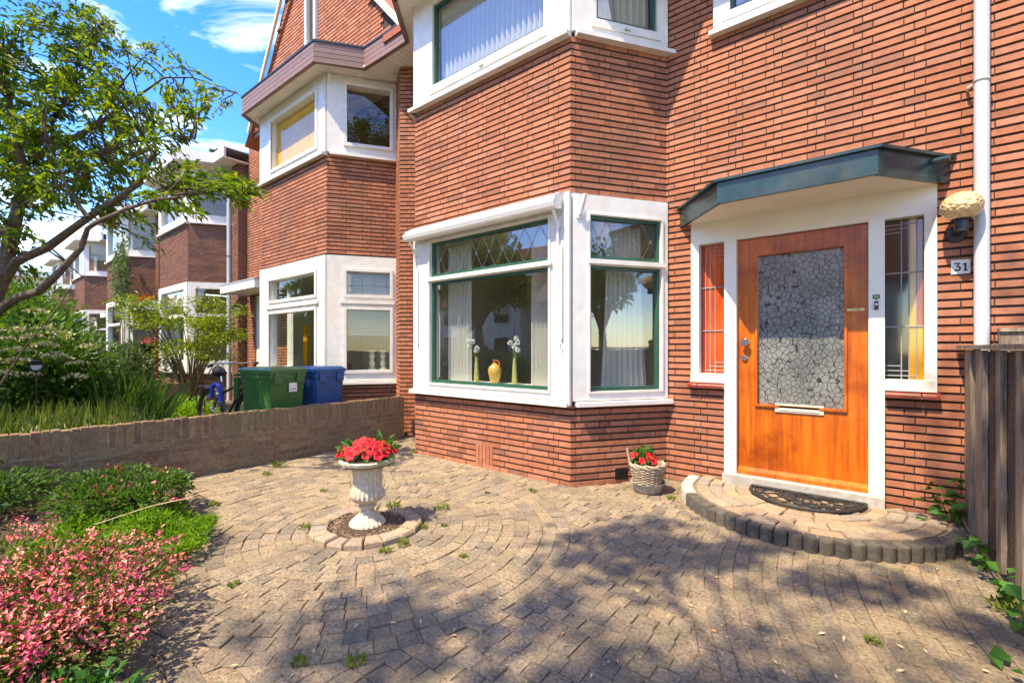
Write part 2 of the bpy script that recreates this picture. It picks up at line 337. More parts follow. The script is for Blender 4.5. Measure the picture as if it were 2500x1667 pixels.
# ------------------------------------------------------------------ brickwork
CO, BH = .061, .0425
def bricks_of(W, z0, z1, openings=(), off=0., s0=0., s1=None):
    """stretcher-stretcher-header bond; returns (W, sa, sb, za, zb)"""
    res = []; s1 = W.L if s1 is None else s1
    k = int(round(z0/CO)); z = k*CO
    while z < z1-.01:
        za, zb = max(z, z0), min(z+BH, z1)
        if zb-za > .008:
            iv = [(s0, s1)]
            for (a, b, c, d) in openings:
                if c < (za+zb)/2 < d:
                    iv = [x for (p, q) in iv for x in ((p, min(q, a)), (max(p, b), q)) if x[1]-x[0] > .012]
            js = []; mm = int((s0-off)//.61)-2
            while mm*.61+off < s1+.7:
                base = mm*.61+off+(k % 2)*.305
                js += [base-.06, base+.06, base+.305]; mm += 1
            js.sort()
            for (p, q) in iv:
                cuts = [p]+[j+random.uniform(-.004, .004) for j in js if p+.025 < j < q-.025]+[q]
                for a, b in zip(cuts, cuts[1:]):
                    ga = 0 if a == p else .0035; gb = 0 if b == q else .0035
                    res.append((W, a+ga, b-gb, za, zb))
        z += CO; k += 1
    return res
def backing(mb, W, z0, z1, openings=(), n=-.010, s0=0., s1=None):
    s1 = W.L if s1 is None else s1
    ss = sorted({s0, s1, *[v for o in openings for v in o[:2] if s0 < v < s1]}); zs = sorted({z0, z1, *[v for o in openings for v in o[2:] if z0 < v < z1]})
    for a, b in zip(ss, ss[1:]):
        for c, d in zip(zs, zs[1:]):
            if any(o[0] < (a+b)/2 < o[1] and o[2] < (c+d)/2 < o[3] for o in openings): continue
            mb.quad(W.p3(a, n, c), W.p3(b, n, c), W.p3(b, n, d), W.p3(a, n, d))
def box_local(L, h, d):
    x = L/2; c = .0025
    V = [(-x, 0, 0), (x, 0, 0), (x, 0, h), (-x, 0, h), (-x, d, 0), (x, d, 0), (x, d, h), (-x, d, h)]
    V = [(a, b, z) for a, b, z in V]
    Fc = [(0, 1, 2, 3), (1, 5, 6, 2), (4, 0, 3, 7), (3, 2, 6, 7), (4, 5, 1, 0)]
    return V, Fc
_bm = {}
def brick_mesh(L, h, d, material):
    key = (round(L*200), round(h*400), material)
    if key not in _bm:
        V, Fc = box_local(key[0]/200, key[1]/400, d)
        _bm[key] = np_mesh('brick', V, [i for f in Fc for i in f], np.arange(5)*4, [4]*5, material)
    return _bm[key]
def lay_bricks(parent, lst, material, limit=300, depth=.055, jit=.0018, name='brick', sname='brickwork'):
    """the largest in view become objects, the rest one joined part"""
    sc = []
    for i, (W, a, b, za, zb) in enumerate(lst):
        c = W.p3((a+b)/2, 0, (za+zb)/2); ar = 0
        toc = Vector((-c.x, -c.y))
        if in_frame(c, 0) and toc.dot(W.n) > 0:
            q0 = project(W.p3(a, 0, za)); q1 = project(W.p3(b, 0, zb))
            if q0 and q1: ar = abs(q1[0]-q0[0])*abs(zb-za)/q0[2]
        sc.append((ar, i))
    sc.sort(reverse=True); top = {i for ar, i in sc[:limit] if ar > 0}
    mb = MB()
    for i, (W, a, b, za, zb) in enumerate(lst):
        n = random.uniform(-jit, jit); L = b-a; h = zb-za
        if i in top:
            me = brick_mesh(L, h, depth, material); c = W.p3((a+b)/2, n, za)
            o = link(name, me, c, parent); o.rotation_euler.z = W.ang
        else:
            mb.cur = random.random(); P = [W.p3(a, n, za), W.p3(b, n, za), W.p3(b, n, zb), W.p3(a, n, zb), W.p3(a, n-depth, za), W.p3(b, n-depth, za), W.p3(b, n-depth, zb), W.p3(a, n-depth, zb)]
            mb.add(P, [(0, 1, 2, 3), (1, 5, 6, 2), (4, 0, 3, 7), (3, 2, 6, 7), (4, 5, 1, 0)])
    if mb.v: mb.build(sname, material, parent, kind='stuff')

# ------------------------------------------------------------------ windows
def window(W, parent, s0, s1, z0, z1, lights, name='window', frame='white_paint', sash=None, n0=-.10, n1=.025, sill=.06, glass='glass', sw=.028, sill_ext=(.03, .03)):
    mb = MB(); ss = sorted({s0, s1, *[v for l in lights for v in l[:2]]}); zs = sorted({z0, z1, *[v for l in lights for v in l[2:4]]})
    # stiles run full height, rails between them
    used = set()
    for i, (a, b) in enumerate(zip(ss, ss[1:])):
        run = None
        for c, d in zip(zs, zs[1:]):
            solid = not any(l[0] < (a+b)/2 < l[1] and l[2] < (c+d)/2 < l[3] for l in lights)
            if solid: run = (run[0] if run else c, d)
            elif run: mb.wbox(W, a, b, n0, n1, *run); run = None
        if run: mb.wbox(W, a, b, n0, n1, *run)
    f = mb.build(name, frame, parent)
    for l in lights:
        a, b, c, d = l[:4]
        if sash:
            m2 = MB(); k = -.006
            m2.wbox(W, a, a+sw, -.06, k, c, d).wbox(W, b-sw, b, -.06, k, c, d)
            m2.wbox(W, a+sw, b-sw, -.06, k, c, c+sw*1.3).wbox(W, a+sw, b-sw, -.06, k, d-sw, d); m2.build('sash', sash, f)
        m3 = MB(); m3.quad(W.p3(a, -.045, c), W.p3(b, -.045, c), W.p3(b, -.045, d), W.p3(a, -.045, d)); m3.build('pane', glass, f)
    if sill:
        m4 = MB(); e = sill_ext
        m4.hexa([W.p(s0-e[0], .075), W.p(s1+e[1], .075), W.p(s1+e[1], -.09), W.p(s0-e[0], -.09)], z0-sill, [z0-.012, z0-.012, z0-.001, z0-.001]); m4.build('sill', frame, f)
    return f
def mouldings(W, parent, rects, material, w=.03, n=.045):
    """thin raised beads round a light"""
    for (a, b, c, d) in rects:
        m = MB(); m.wbox(W, a-w, a, .02, n, c-w, d+w).wbox(W, b, b+w, .02, n, c-w, d+w).wbox(W, a, b, .02, n, c-w, c).wbox(W, a, b, .02, n, d, d+w); m.build('bead', material, parent)
def room(parent, pts, z0, z1, wallm='room_wall'):
    """open-fronted room: pts is the outline starting and ending at the front"""
    m = MB()
    for (a, b) in zip(pts, pts[1:]): m.quad((*a, z0), (*b, z0), (*b, z1), (*a, z1))
    m.build('interior_wall', wallm, parent)
    m = MB(); m.add([(*p, z0) for p in pts], [list(range(len(pts)))]); m.build('interior_floor', 'floor_wood', parent)
    m = MB(); m.add([(*p, z1) for p in pts], [list(range(len(pts)))]); m.build('interior_ceiling', wallm, parent)

# ------------------------------------------------------------------ foliage helpers
def leaves(name, P, D, size, material, parent=None, wr=.5, fold=.12, rand=.35, seedn=None, sizevar=.35, **kw):
    P = np.asarray(P, float); D = np.asarray(D, float); n = len(P)
    D = D+rng.normal(0, rand, (n, 3)); D /= np.linalg.norm(D, axis=1)[:, None]+1e-9
    up = np.tile([0, 0, 1.], (n, 1))+rng.normal(0, .45, (n, 3)); S = np.cross(D, up); S /= np.linalg.norm(S, axis=1)[:, None]+1e-9
    U = np.cross(S, D); L = size*(1+rng.uniform(-sizevar, sizevar, n)); L = L[:, None]
    w = L*wr*.5
    b = P; mid = P+D*L*.42; tip = P+D*L+U*L*-.10
    l = mid+S*w+U*L*fold; r = mid-S*w+U*L*fold
    V = np.stack([b, r, tip, l], 1).reshape(-1, 3)
    base = np.arange(n)[:, None]*4
    loops = (base+np.array([[0, 1, 2, 0, 2, 3]])).ravel()
    return V, loops, np.repeat(rng.random(n), 2)
def leaf_obj(name, sets, material, parent=None, org=None, **kw):
    Vs, Ls, Rs, o = [], [], [], 0
    for V, l, r in sets: Vs.append(V); Ls.append(l+o); Rs.append(r); o += len(V)
    V = np.concatenate(Vs); l = np.concatenate(Ls); r = np.concatenate(Rs)
    if org is None: lo = V.min(0); hi = V.max(0); org = ((lo[0]+hi[0])/2, (lo[1]+hi[1])/2, lo[2])
    me = np_mesh(name, V-np.array(org), l, np.arange(len(l)//3)*3, None, material, r)
    return tag(link(name, me, org, parent), **kw)
def blob_points(c, rad, n, shell=.55, lumps=9, lump_r=.45, seed=0, zmin=.02):
    """points with outward directions on lumpy clumps filling an ellipsoid"""
    g = np.random.default_rng(seed); c = np.array(c, float); rad = np.array(rad, float)
    cen = g.normal(0, 1, (lumps, 3)); cen /= np.linalg.norm(cen, axis=1)[:, None]; cen *= g.uniform(.25, .72, (lumps, 1)); cen[:, 2] = np.abs(cen[:, 2])*1.0-.1
    k = g.integers(0, lumps, n); d = g.normal(0, 1, (n, 3)); d /= np.linalg.norm(d, axis=1)[:, None]
    lr = g.uniform(.7, 1.2, lumps)*lump_r
    p = cen[k]+d*(lr[k]*g.uniform(shell, 1, n)**.6)[:, None]
    P = c+p*rad; D = d*.8+p*.7+np.array([0, 0, .15])
    ok = P[:, 2] > zmin
    return P[ok], D[ok]
def shrub(name, c, rad, n, size, material, label, cat='shrub', seed=0, group=None, lumps=10, wr=.5, stems=6, rand=.4, lump_r=.45, base=None, zb=0.):
    base = base or (c[0], c[1], zb)
    t = thing(name, base, label, cat, group); P, D = blob_points(c, rad, n, .5, lumps, lump_r, seed, zb+.02)
    leaf_obj('foliage', [leaves('f', P, D, size, material, wr=wr, rand=rand)], material, t)
    g = random.Random(seed); mb = MB()
    for i in range(stems):
        e = Vector(P[g.randrange(len(P))]); b = Vector(base)+Vector((g.uniform(-.1, .1)*rad[0], g.uniform(-.1, .1)*rad[1], 0)); mdl = b.lerp(e, .5)+Vector((g.uniform(-.08, .08), g.uniform(-.08, .08), .05))
        mb.tube([b, mdl, e], [.012*rad[2]+.004, .008, .003], 5)
    mb.build('stem', 'stem', t); return t, P, D

# ================================================================== GROUND AND PAVING
MB().box(-160, 160, -160, 160, -.6, -.05).build('ground', 'earth', kind='structure')
MB().box(-160, 160, -11, -4.2, -.049, -.03).build('road', 'asphalt', kind='structure')
MB().box(-160, 160, -4.2, -2.2, -.049, .0).build('pavement', 'concrete', kind='structure')
paving = MB().box(-5.36, .62, -2.15, 4.56, -.045, -.0065).build('paving', 'joint_sand', kind='structure')
UX, UY = -2.88, 1.93; SX, SY, SR = -.43, 4.38, .94
bed_poly = [(-5.3, 1.42), (-4.5, 1.32), (-3.85, 1.22), (-3.45, .85), (-2.95, .62), (-2.35, .35), (-1.95, .05), (-1.75, -1), (-1.75, -2.1), (-5.3, -2.1)]
def inside(poly, x, y):
    r = False
    for (x1, y1), (x2, y2) in zip(poly, poly[1:]+poly[:1]):
        if (y1 > y) != (y2 > y) and x < (x2-x1)*(y-y1)/(y2-y1)+x1: r = not r
    return r
house_poly = [(-5.6, 4.2), (-5.1, 4.5), (-4.44, 3.66), (-2.21, 3.66), (-1.62, 4.5), (.7, 4.5), (.7, 6), (-5.6, 6)]
def gY(y): return -.94+.42*.25*math.log(1+math.exp((2.85-y)/.25))
def push_out(poly, c, r):
    o = []
    for x, y in poly:
        d = math.hypot(x-c[0], y-c[1])
        o.append((c[0]+(x-c[0])*r/d, c[1]+(y-c[1])*r/d) if d < r else (x, y))
    return o
cells = []
rr = .405
while rr < 1.40:
    w = .096; n = max(8, round(2*math.pi*(rr+w/2)/.102)); ph = random.random()
    for i in range(n):
        t0 = 2*math.pi*(i+ph)/n; t1 = 2*math.pi*(i+1+ph)/n
        cells.append([(UX+r*math.cos(t), UY+r*math.sin(t)) for r, t in ((rr, t0), (rr+w, t0), (rr+w, t1), (rr, t1))])
    rr += w
RO = rr
y = -2.1; k = 0
while y < 4.5:
    h = .098; x = -5.34+(k % 2)*.05
    while x < .6:
        w = random.choice((.09, .10, .10, .11))
        q = [(x, y), (x+w, y), (x+w, y+h), (x, y+h)]
        cx, cy = x+w/2, y+h/2
        if cx < gY(cy) and math.hypot(cx-UX, cy-UY) > RO-.025:
            q = [(min(a, gY(b)), b) for a, b in push_out(q, (UX, UY), RO)]
            cells.append(q)
        x += w
    y += h; k += 1
for c in range(0, 34):
    y = -2.1-random.random()*.2; off = c*.076
    while y < 4.5:
        L = random.choice((.155, .16, .165, .15)) if c else .11
        wv = .076
        ya, yb = y, y+L
        q = [(gY(ya)+off, ya), (gY(ya)+off+wv, ya), (gY(yb)+off+wv, yb), (gY(yb)+off, yb)]
        if q[0][0] < .6 and q[3][0] < .6: cells.append([(min(a, .615), b) for a, b in q])
        y += L
cand = []
for q in cells:
    cx = sum(p[0] for p in q)/4; cy = sum(p[1] for p in q)/4
    if inside(bed_poly, cx, cy) or inside(house_poly, cx, cy): continue
    if math.hypot(cx-SX, cy-SY) < SR-.03: continue
    q = push_out(q, (SX, SY), SR+.045)
    a = sum(q[i][0]*q[(i+1) % 4][1]-q[(i+1) % 4][0]*q[i][1] for i in range(4))/2
    if a < .0016: continue
    pr = project((cx, cy, 0)); vis = in_frame((cx, cy, 0), 0)
    cand.append((a/pr[2]**3 if vis else 0, q, cx, cy))
cand.sort(key=lambda t: -t[0])
def paver_geo(mb, q, cx, cy, top):
    def ins(f, dz): return [(cx+(x-cx)*f+random.uniform(-.0035, .0035), cy+(y_-cy)*f+random.uniform(-.0035, .0035), top+dz+random.uniform(-.0012, .0012)) for x, y_ in q]
    a = [(cx+(x-cx)*.975, cy+(y_-cy)*.975, -.03) for x, y_ in q]; b = ins(.968, -.005); c = ins(.90, 0)
    mb.add(a+b+c, [[8, 9, 10, 11]]+[[i, (i+1) % 4, 4+(i+1) % 4, 4+i] for i in range(4)]+[[4+i, 4+(i+1) % 4, 8+(i+1) % 4, 8+i] for i in range(4)])
joined = MB()
for i, (ar, q, cx, cy) in enumerate(cand):
    top = random.gauss(.002, .0025)
    if i < 300 and ar > 0:
        m1 = MB(); paver_geo(m1, q, cx, cy, top); m1.build('paver', 'paver', paving)
    else:
        joined.cur = random.random(); paver_geo(joined, q, cx, cy, top)
joined.build('pavers', 'paver', paving, kind='stuff')
# soil of the flower bed
mb = MB(); n = len(bed_poly); mb.add([(x, y_, -.02) for x, y_ in bed_poly]+[(-4.6+(x+4.6)*.93, -.4+(y_+.4)*.93, .05) for x, y_ in bed_poly], [list(range(n, 2*n))]+[[i, n+i, n+(i+1) % n, (i+1) % n] for i in range(n)])
mb.build('flower_bed', 'soil', kind='structure')

# ================================================================== OUR HOUSE
house = thing('brick_house', (-2.4, 4.5, 0), 'orange-red brick house with two-storey bay window and varnished orange front door', 'house')
Wf = Wall((-4.44, 3.65), (-2.21, 3.65)); Ws = Wall((-2.21, 3.65), (-1.62, 4.5)); Wl = Wall((-5.03, 4.5), (-4.44, 3.65)); Wm = Wall((-1.62, 4.5), (.585, 4.5))
def mx_(x): return x+1.62
door_open = [(mx_(-1.378), mx_(.356), .965, 2.50), (mx_(-1.077), mx_(.063), -.1, .97)]
top_open = [(mx_(-1.17), mx_(.12), 4.235, 5.4)]
vb = (-3.42+4.44, -3.165+4.44, .03, .25)
blist = []
for W, o in ((Wf, .21), (Ws, .05), (Wl, .1)):
    blist += bricks_of(W, 0, .752, [vb] if W is Wf else [(.462, .597, .028, .142)] if W is Ws else [], off=o)
    blist += bricks_of(W, 2.735, 4.19, [], off=o)
blist += bricks_of(Wm, 0, 5.5, door_open+top_open, off=.33)
for i in range(5):
    blist.append((Wf, vb[0]+.004+i*.051, vb[0]+.047+i*.051, .034, .246))
wb = MB()
for W in (Wf, Ws, Wl):
    for z0, z1 in ((-.05, .80), (2.73, 4.24)): backing(wb, W, z0, z1, [])
backing(wb, Wm, -.05, 5.5, door_open+top_open)
for W in (Wf, Ws, Wl):   # soffit under the bay brickwork
    for z in (2.729, 4.191): pass
wb.build('wall', 'mortar_dark', house)
lay_bricks(house, blist, 'brick_red', 300)
# bay window frames -------------------------------------------------
GS = 'green_paint'
wA = window(Wf, house, .0, 2.23, .80, 2.732, [(.30, 2.0, .885, 2.075), (.30, 2.0, 2.135, 2.545)], sash=GS, sill=.05, sill_ext=(.03, .0), n1=.022)
wB = window(Ws, house, .012, 1.035, .80, 2.732, [(.185, .96, .885, 2.075), (.185, .96, 2.135, 2.545)], sash=GS, sill=.05, sill_ext=(-.03, .03), n1=.024)
window(Wl, house, .0, 1.02, .80, 2.732, [(.1, .85, .885, 2.075), (.1, .85, 2.135, 2.545)], sash=GS, sill=.05, sill_ext=(.0, -.03))
for f, W, a, b in ((wA, Wf, .26, 2.04), (wB, Ws, .165, .99)):
    MB().wbox(W, a, b, .025, .055, 2.085, 2.128).build('transom', 'white_paint', f)
wC = window(Wf, house, .0, 2.23, 4.24, 5.5, [(.34, 1.94, 4.40, 5.36)], sash=GS, sill=.05, sill_ext=(.05, .0))
wD = window(Ws, house, .012, 1.035, 4.24, 5.5, [(.255, .915, 4.40, 5.36)], sash=GS, sill=.05, sill_ext=(-.03, .07), n1=.023)
window(Wl, house, .0, 1.02, 4.24, 5.5, [(.1, .85, 4.40, 5.36)], sash=GS, sill=.05)
wE = window(Wm, house, mx_(-1.17), mx_(.12), 4.235, 5.4, [(mx_(-1.03), mx_(-.02), 4.365, 5.28)], sash=GS, sill=.05, n1=.03)
for W, f, a, b, z in ((Wf, wC, .30, 1.98, 4.30), (Ws, wD, .2, .95, 4.31), (Wm, wE, mx_(-1.10), mx_(.04), 4.285)):
    MB().wbox(W, a, b, .0225, .037, z, z+.066).build('casement_rail', 'white_paint', f)
    MB().wbox(W, (a+b)/2-.03, (a+b)/2+.03, .037, .05, z+.022, z+.034).build('vent', 'concrete', f)
mouldings(Wf, wA, [(.30, 2.0, .885, 2.545)], 'white_paint', .022, .036); mouldings(Ws, wB, [(.185, .96, .885, 2.545)], 'white_paint', .018, .036)
# corner bead on the bay post
MB().wbox(Wf, 2.19, 2.245, .01, .05, .77, 2.74).build('corner_bead', 'white_paint', wA)
# diamond leading in the toplights
def lattice(W, f, a, b, c, d, pitch):
    m = MB(); h = d-c; n = -.040; wd = .002
    k = int((b-a)/pitch)+3
    for i in range(-3, k):
        for sgn in (1, -1):
            sA = a+i*pitch; sB = sA+sgn*pitch
            p0, p1 = (sA, c), (sB, d)
            def cut(pt, other):
                s_, z_ = pt
                if s_ < a: z_ = z_+(other[1]-z_)*(a-s_)/(other[0]-s_); s_ = a
                elif s_ > b: z_ = z_+(other[1]-z_)*(b-s_)/(other[0]-s_); s_ = b
                return (s_, z_)
            if max(sA, sB) <= a or min(sA, sB) >= b: continue
            q0, q1 = cut(p0, p1), cut(p1, p0)
            if abs(q0[0]-q1[0]) < .01: continue
            m.tube([W.p3(q0[0], n, q0[1]), W.p3(q1[0], n, q1[1])], wd, 4)
    for i in range(0, k):
        for j, zz in enumerate((c+h*.5,)):
            s_ = a+i*pitch+pitch*.5
            if a+.03 < s_ < b-.03:
                for t in range(4):
                    an = t*math.pi/2; m.tube([W.p3(s_, n+.001, zz), W.p3(s_+.018*math.cos(an), n+.001, zz+.018*math.sin(an))], [.004, .006], 4)
    m.build('lead', 'lead', f)
lattice(Wf, wA, .328, 1.972, 2.17, 2.517, .19); lattice(Ws, wB, .213, .932, 2.17, 2.517, .19)
# interiors
def bay_room(parent, fr, sr, back, xr0, xr1, z0, z1, wallm='room_wall'):
    pts = [fr, sr, (xr1, back), (xr0, back), (xr0+.05, sr[1]), ]
m = MB()
ip = [(-2.24, 3.76), (-1.66, 4.56), (-1.5, 7.2), (-5.35, 7.2), (-5.0, 4.56), (-4.42, 3.76)]
m = MB()
for a, b in zip(ip[1:5], ip[2:5]): m.quad((*a, .1), (*b, .1), (*b, 2.74), (*a, 2.74))
m.build('interior_wall', 'room_wall', house)
MB().add([(*p, .1) for p in ip], [list(range(6))]).build('interior_floor', 'floor_wood', house)
MB().add([(*p, 2.742) for p in ip], [list(range(6))]).build('interior_ceiling', 'room_wall', house)
m = MB()
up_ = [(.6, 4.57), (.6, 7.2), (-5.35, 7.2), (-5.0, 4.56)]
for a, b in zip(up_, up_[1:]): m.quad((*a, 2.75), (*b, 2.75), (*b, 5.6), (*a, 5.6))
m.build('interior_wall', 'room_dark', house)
m = MB()                                             # hall behind the front door
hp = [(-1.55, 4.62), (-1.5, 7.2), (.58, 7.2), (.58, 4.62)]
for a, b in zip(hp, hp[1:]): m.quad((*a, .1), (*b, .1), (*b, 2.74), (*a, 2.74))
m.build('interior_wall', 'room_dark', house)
MB().box(-5.45, .585, 3.9, 9, 5.62, 5.72).build('roof', 'roof_tile', house)  # unseen plain slab over the eaves, added to block light from above
MB().wbox(Wf, .28, 2.02, -.36, -.101, .875, .902).wbox(Ws, .17, .98, -.34, -.102, .875, .902).build('inner_sill', 'sill_white', house)

# eaves: soffit boards and fascia -----------------------------------
def eave_y(pts, x):
    for (x0, y0), (x1, y1) in zip(pts, pts[1:]):
        if x0 <= x <= x1: return y0+(y1-y0)*(x-x0)/(x1-x0)
    return None
def soffit(parent, pts, ywall, z, w=.085):
    x = pts[0][0]
    while x < pts[-1][0]-.01:
        x1 = min(x+w-.005, pts[-1][0]); y0 = eave_y(pts, x+.0001); y1 = eave_y(pts, x1-.0001)
        MB().hexa([(x, y0), (x1, y1), (x1, ywall), (x, ywall)], z, z+.02).build('soffit_board', 'soffit_paint', parent); x += w
def fascia(parent, pts, z, n, h, material, cap=None):
    for (a, b) in zip(pts, pts[1:]):
        W = Wall(a, b)
        for i in range(n):
            m = MB(); m.cur = random.random(); m.wbox(W, -.004, W.L+.004, -.02, .012+.002*i, z+i*h, z+(i+1)*h-.004); m.build('fascia_board', material, parent)
        m = MB(); m.wbox(W, -.008, W.L+.008, -.025, .034, z-.022, z-.001).build('fascia_edge', 'fascia_brown' if material == 'fascia_brown' else material, parent)
        if cap: MB().wbox(W, -.01, W.L+.01, -.06, .03, z+n*h, z+n*h+.03).build('gutter_cap', cap, parent)
ev1 = [(-5.48, 3.94), (-4.95, 3.94), (-4.48, 3.37), (-1.95, 3.37), (-1.4, 3.94), (.585, 3.94)]
soffit(house, ev1, 4.6, 5.475); fascia(house, ev1, 5.46, 4, .07, 'fascia_brown', 'black_metal')

# front door with its frame -----------------------------------------
def fbox(m, x0, x1, y0, y1, z0, z1): return m.box(x0, x1, y0, y1, z0, z1)
df = MB()
fbox(df, -1.378, .356, 4.49, 4.62, 2.275, 2.50)                       # head
fbox(df, -1.077, -.975, 4.475, 4.62, .10, 2.275); fbox(df, -.035, .063, 4.475, 4.62, .10, 2.275)
fbox(df, -1.378, -1.305, 4.49, 4.62, 1.055, 2.275); fbox(df, .288, .356, 4.49, 4.62, 1.055, 2.275)
fbox(df, -1.378, -1.077, 4.478, 4.62, .972, 1.055); fbox(df, .063, .356, 4.478, 4.62, .972, 1.055)
dframe = df.build('door_frame', 'cream_paint', house)
door = MB().box(-.972, -.81, 4.53, 4.58, .178, 2.268).box(-.19, -.038, 4.53, 4.58, .178, 2.268).box(-.81, -.19, 4.53, 4.58, .178, .80).box(-.81, -.19, 4.53, 4.58, 2.11, 2.268).build('door', 'door_wood', house)
MB().hexa([(-.972, 4.49), (-.038, 4.49), (-.038, 4.53), (-.972, 4.53)], .166, [.196, .196, .225, .225]).build('weather_bar', 'door_wood', door)
MB().quad((-.81, 4.555, .80), (-.19, 4.555, .80), (-.19, 4.555, 2.11), (-.81, 4.555, 2.11)).build('pane', 'crackle_glass', door)
gb = MB()
for x0, x1, z0, z1 in ((-.83, -.812, .78, 2.13), (-.188, -.17, .78, 2.13), (-.812, -.188, .78, .80), (-.812, -.188, 2.112, 2.13)): gb.box(x0, x1, 4.512, 4.53, z0, z1)
gb.build('glazing_bead', 'door_wood', door)
def knob(parent, x, z, r, d, name, material):
    m = MB(); Cc = Vector((x, 4.53, z)); m.tube([Cc, Cc+Vector((0, -.008, 0)), Cc+Vector((0, -.009, 0)), Cc+Vector((0, -d*.7, 0)), Cc+Vector((0, -d*.75, 0)), Cc+Vector((0, -d, 0))], [r*.92, r*.9, r*.5, r*.45, r, r*.8], 20)
    return m.build(name, material, parent, smooth=True)
knob(door, -.905, 1.345, .036, .06, 'door_knob', 'chrome'); knob(door, -.915, 1.205, .025, .018, 'lock', 'chrome')
ls = MB().box(-.675, -.325, 4.518, 4.53, .742, .815).build('letter_slot', 'ivory_plastic', door)
MB().box(-.645, -.355, 4.512, 4.518, .757, .797).build('flap', 'ivory_plastic', ls)
npl = MB().box(-.17, -.06, 4.524, 4.53, 1.588, 1.609).build('name_plate', 'brass', door)
MB().box(-.135, -.128, 4.5225, 4.524, 1.596, 1.602).box(-.124, -.118, 4.5225, 4.524, 1.596, 1.602).box(-.112, -.088, 4.5225, 4.524, 1.596, 1.602).build('engraved_name', 'ink', npl)
MB().box(-1.077, .063, 4.40, 4.62, .06, .163).build('threshold', 'concrete', house)
# stained side windows
def sidelight(x0, x1, fr, mats, rows):
    zt, zb = 2.275, 1.055; xs = [x0+(x1-x0)*f for f in [0]+fr+[1]]; zs = [zb, 1.457, 1.866, zt]
    sw_ = thing_part = MB().box(x0+.0005, x1-.0005, 4.575, 4.58, zb, zb+.004).build('side_window', 'lead', house)
    for i in range(4):
        for j in range(3):
            mm_ = mats[i] if isinstance(mats[i], str) else mats[i][j]
            MB().quad((xs[i], 4.57, zs[j]), (xs[i+1], 4.57, zs[j]), (xs[i+1], 4.57, zs[j+1]), (xs[i], 4.57, zs[j+1])).build('pane', mm_, sw_)
    m = MB(); r = .0042
    for x in xs[1:-1]: m.tube([(x, 4.566, zb), (x, 4.566, zt)], r, 6)
    for z in zs[1:-1]: m.tube([(x0, 4.564, z), (x1, 4.564, z)], r*1.15, 6)
    for a, b, z in rows: m.tube([(x0+(x1-x0)*a, 4.5655, z), (x0+(x1-x0)*b, 4.5655, z)], r*.9, 6)
    m.build('lead', 'lead', sw_)
sidelight(-1.303, -1.078, [.17, .36, .56], ['pane_red', 'pane_orange', 'pane_orange', 'pane_orange'],
          [(.17, 1, 1.083), (.36, 1, 1.12), (.56, 1, 1.157), (.17, 1, 2.245), (.36, 1, 2.205), (.56, 1, 2.165), (.56, 1, 2.11)])
sidelight(.064, .287, [.44, .64, .83], ['pane_dark', 'pane_dark', 'pane_amber', ('pane_amber', 'pane_red', 'pane_red')],
          [(0, .83, 1.083), (0, .64, 1.12), (0, .44, 1.157), (0, .83, 2.235), (0, .64, 2.205), (0, .44, 2.175)])
def tile_sill(x0, x1, cut):
    sl = MB().box(x0+.005, x1-.005, 4.475, 4.5, .915, .93).build('window_sill', 'mortar_pale', house)
    for a, b in ((x0, cut-.003), (cut+.003, x1)):
        MB().hexa([(a, 4.44), (b, 4.44), (b, 4.495), (a, 4.495)], [.922, .922, .932, .932], [.944, .944, .971, .971]).build('tile', 'tile_red', sl)
tile_sill(-1.395, -1.078, -1.31); tile_sill(.066, .372, .27)
# dark green canopy
cp = [(-1.487, 4.5), (-1.0, 3.94), (.02, 3.94), (.425, 4.5)]
canopy = MB().hexa([(-1.44, 4.5), (-.985, 3.975), (.005, 3.975), (.385, 4.5)], 2.482, 2.50).build('canopy', 'soffit_paint', house)
for a, b in zip(cp, cp[1:]):
    W = Wall(a, b); MB().wbox(W, 0, W.L, -.03, 0, 2.468, 2.64).build('fascia', 'canopy_paint', canopy)
cr_ = [(-1.52, 4.5), (-1.018, 3.915), (.038, 3.915), (.46, 4.5)]
MB().hexa(cr_, 2.641, 2.662).build('roof', 'canopy_paint', canopy)
W = Wall((.02, 3.94), (.425, 4.5)); a_ = W.p3(.50, 0, 2.605); b_ = W.p3(.54, .09, 2.60)
m = MB(); m.tube([a_, b_], .019, 12); m.build('spout', 'canopy_paint', canopy)

# ------------------------------------------------------------------ things fixed to our house
aw = thing('awning', (-3.3, 3.6, 2.58), 'white folded awning cassette above the ground-floor bay window', 'awning')
def extr(m, W, s0, s1, prof):
    n = len(prof); vs = [W.p3(s0, a, z) for a, z in prof]+[W.p3(s1, a, z) for a, z in prof]
    m.add(vs, [list(range(n)), list(range(2*n-1, n-1, -1))]+[[i, n+i, n+(i+1) % n, (i+1) % n] for i in range(n)]); return m
extr(MB(), Wf, .02, 2.16, [(.026, 2.64), (.026, 2.745), (.06, 2.745), (.17, 2.69), (.17, 2.66), (.05, 2.655)]).build('cassette', 'alu_white', aw)
extr(MB(), Wf, .01, 2.165, [(.05, 2.60), (.06, 2.652), (.19, 2.655), (.20, 2.63), (.185, 2.59), (.16, 2.575), (.08, 2.58)]).build('front_bar', 'alu_white', aw)
for s_ in (.06, 2.12):
    m = MB(); m.tube([Wf.p3(s_, .15, 2.60), Wf.p3(s_, .06, 2.46), Wf.p3(s_, .05, 2.40), Wf.p3(s_, .045, 1.62 if s_ > 1 else 1.72)], [.014, .012, .012, .012], 8)
    m.wbox(Wf, s_-.02, s_+.02, .026, .05, 2.42, 2.50); m.build('arm', 'alu_white', aw)
    MB().wbox(Wf, s_-.012+.03, s_+.012+.03, .026, .05, 1.38 if s_ > 1 else 1.34, 2.25).build('guide_rail', 'alu_white', aw)
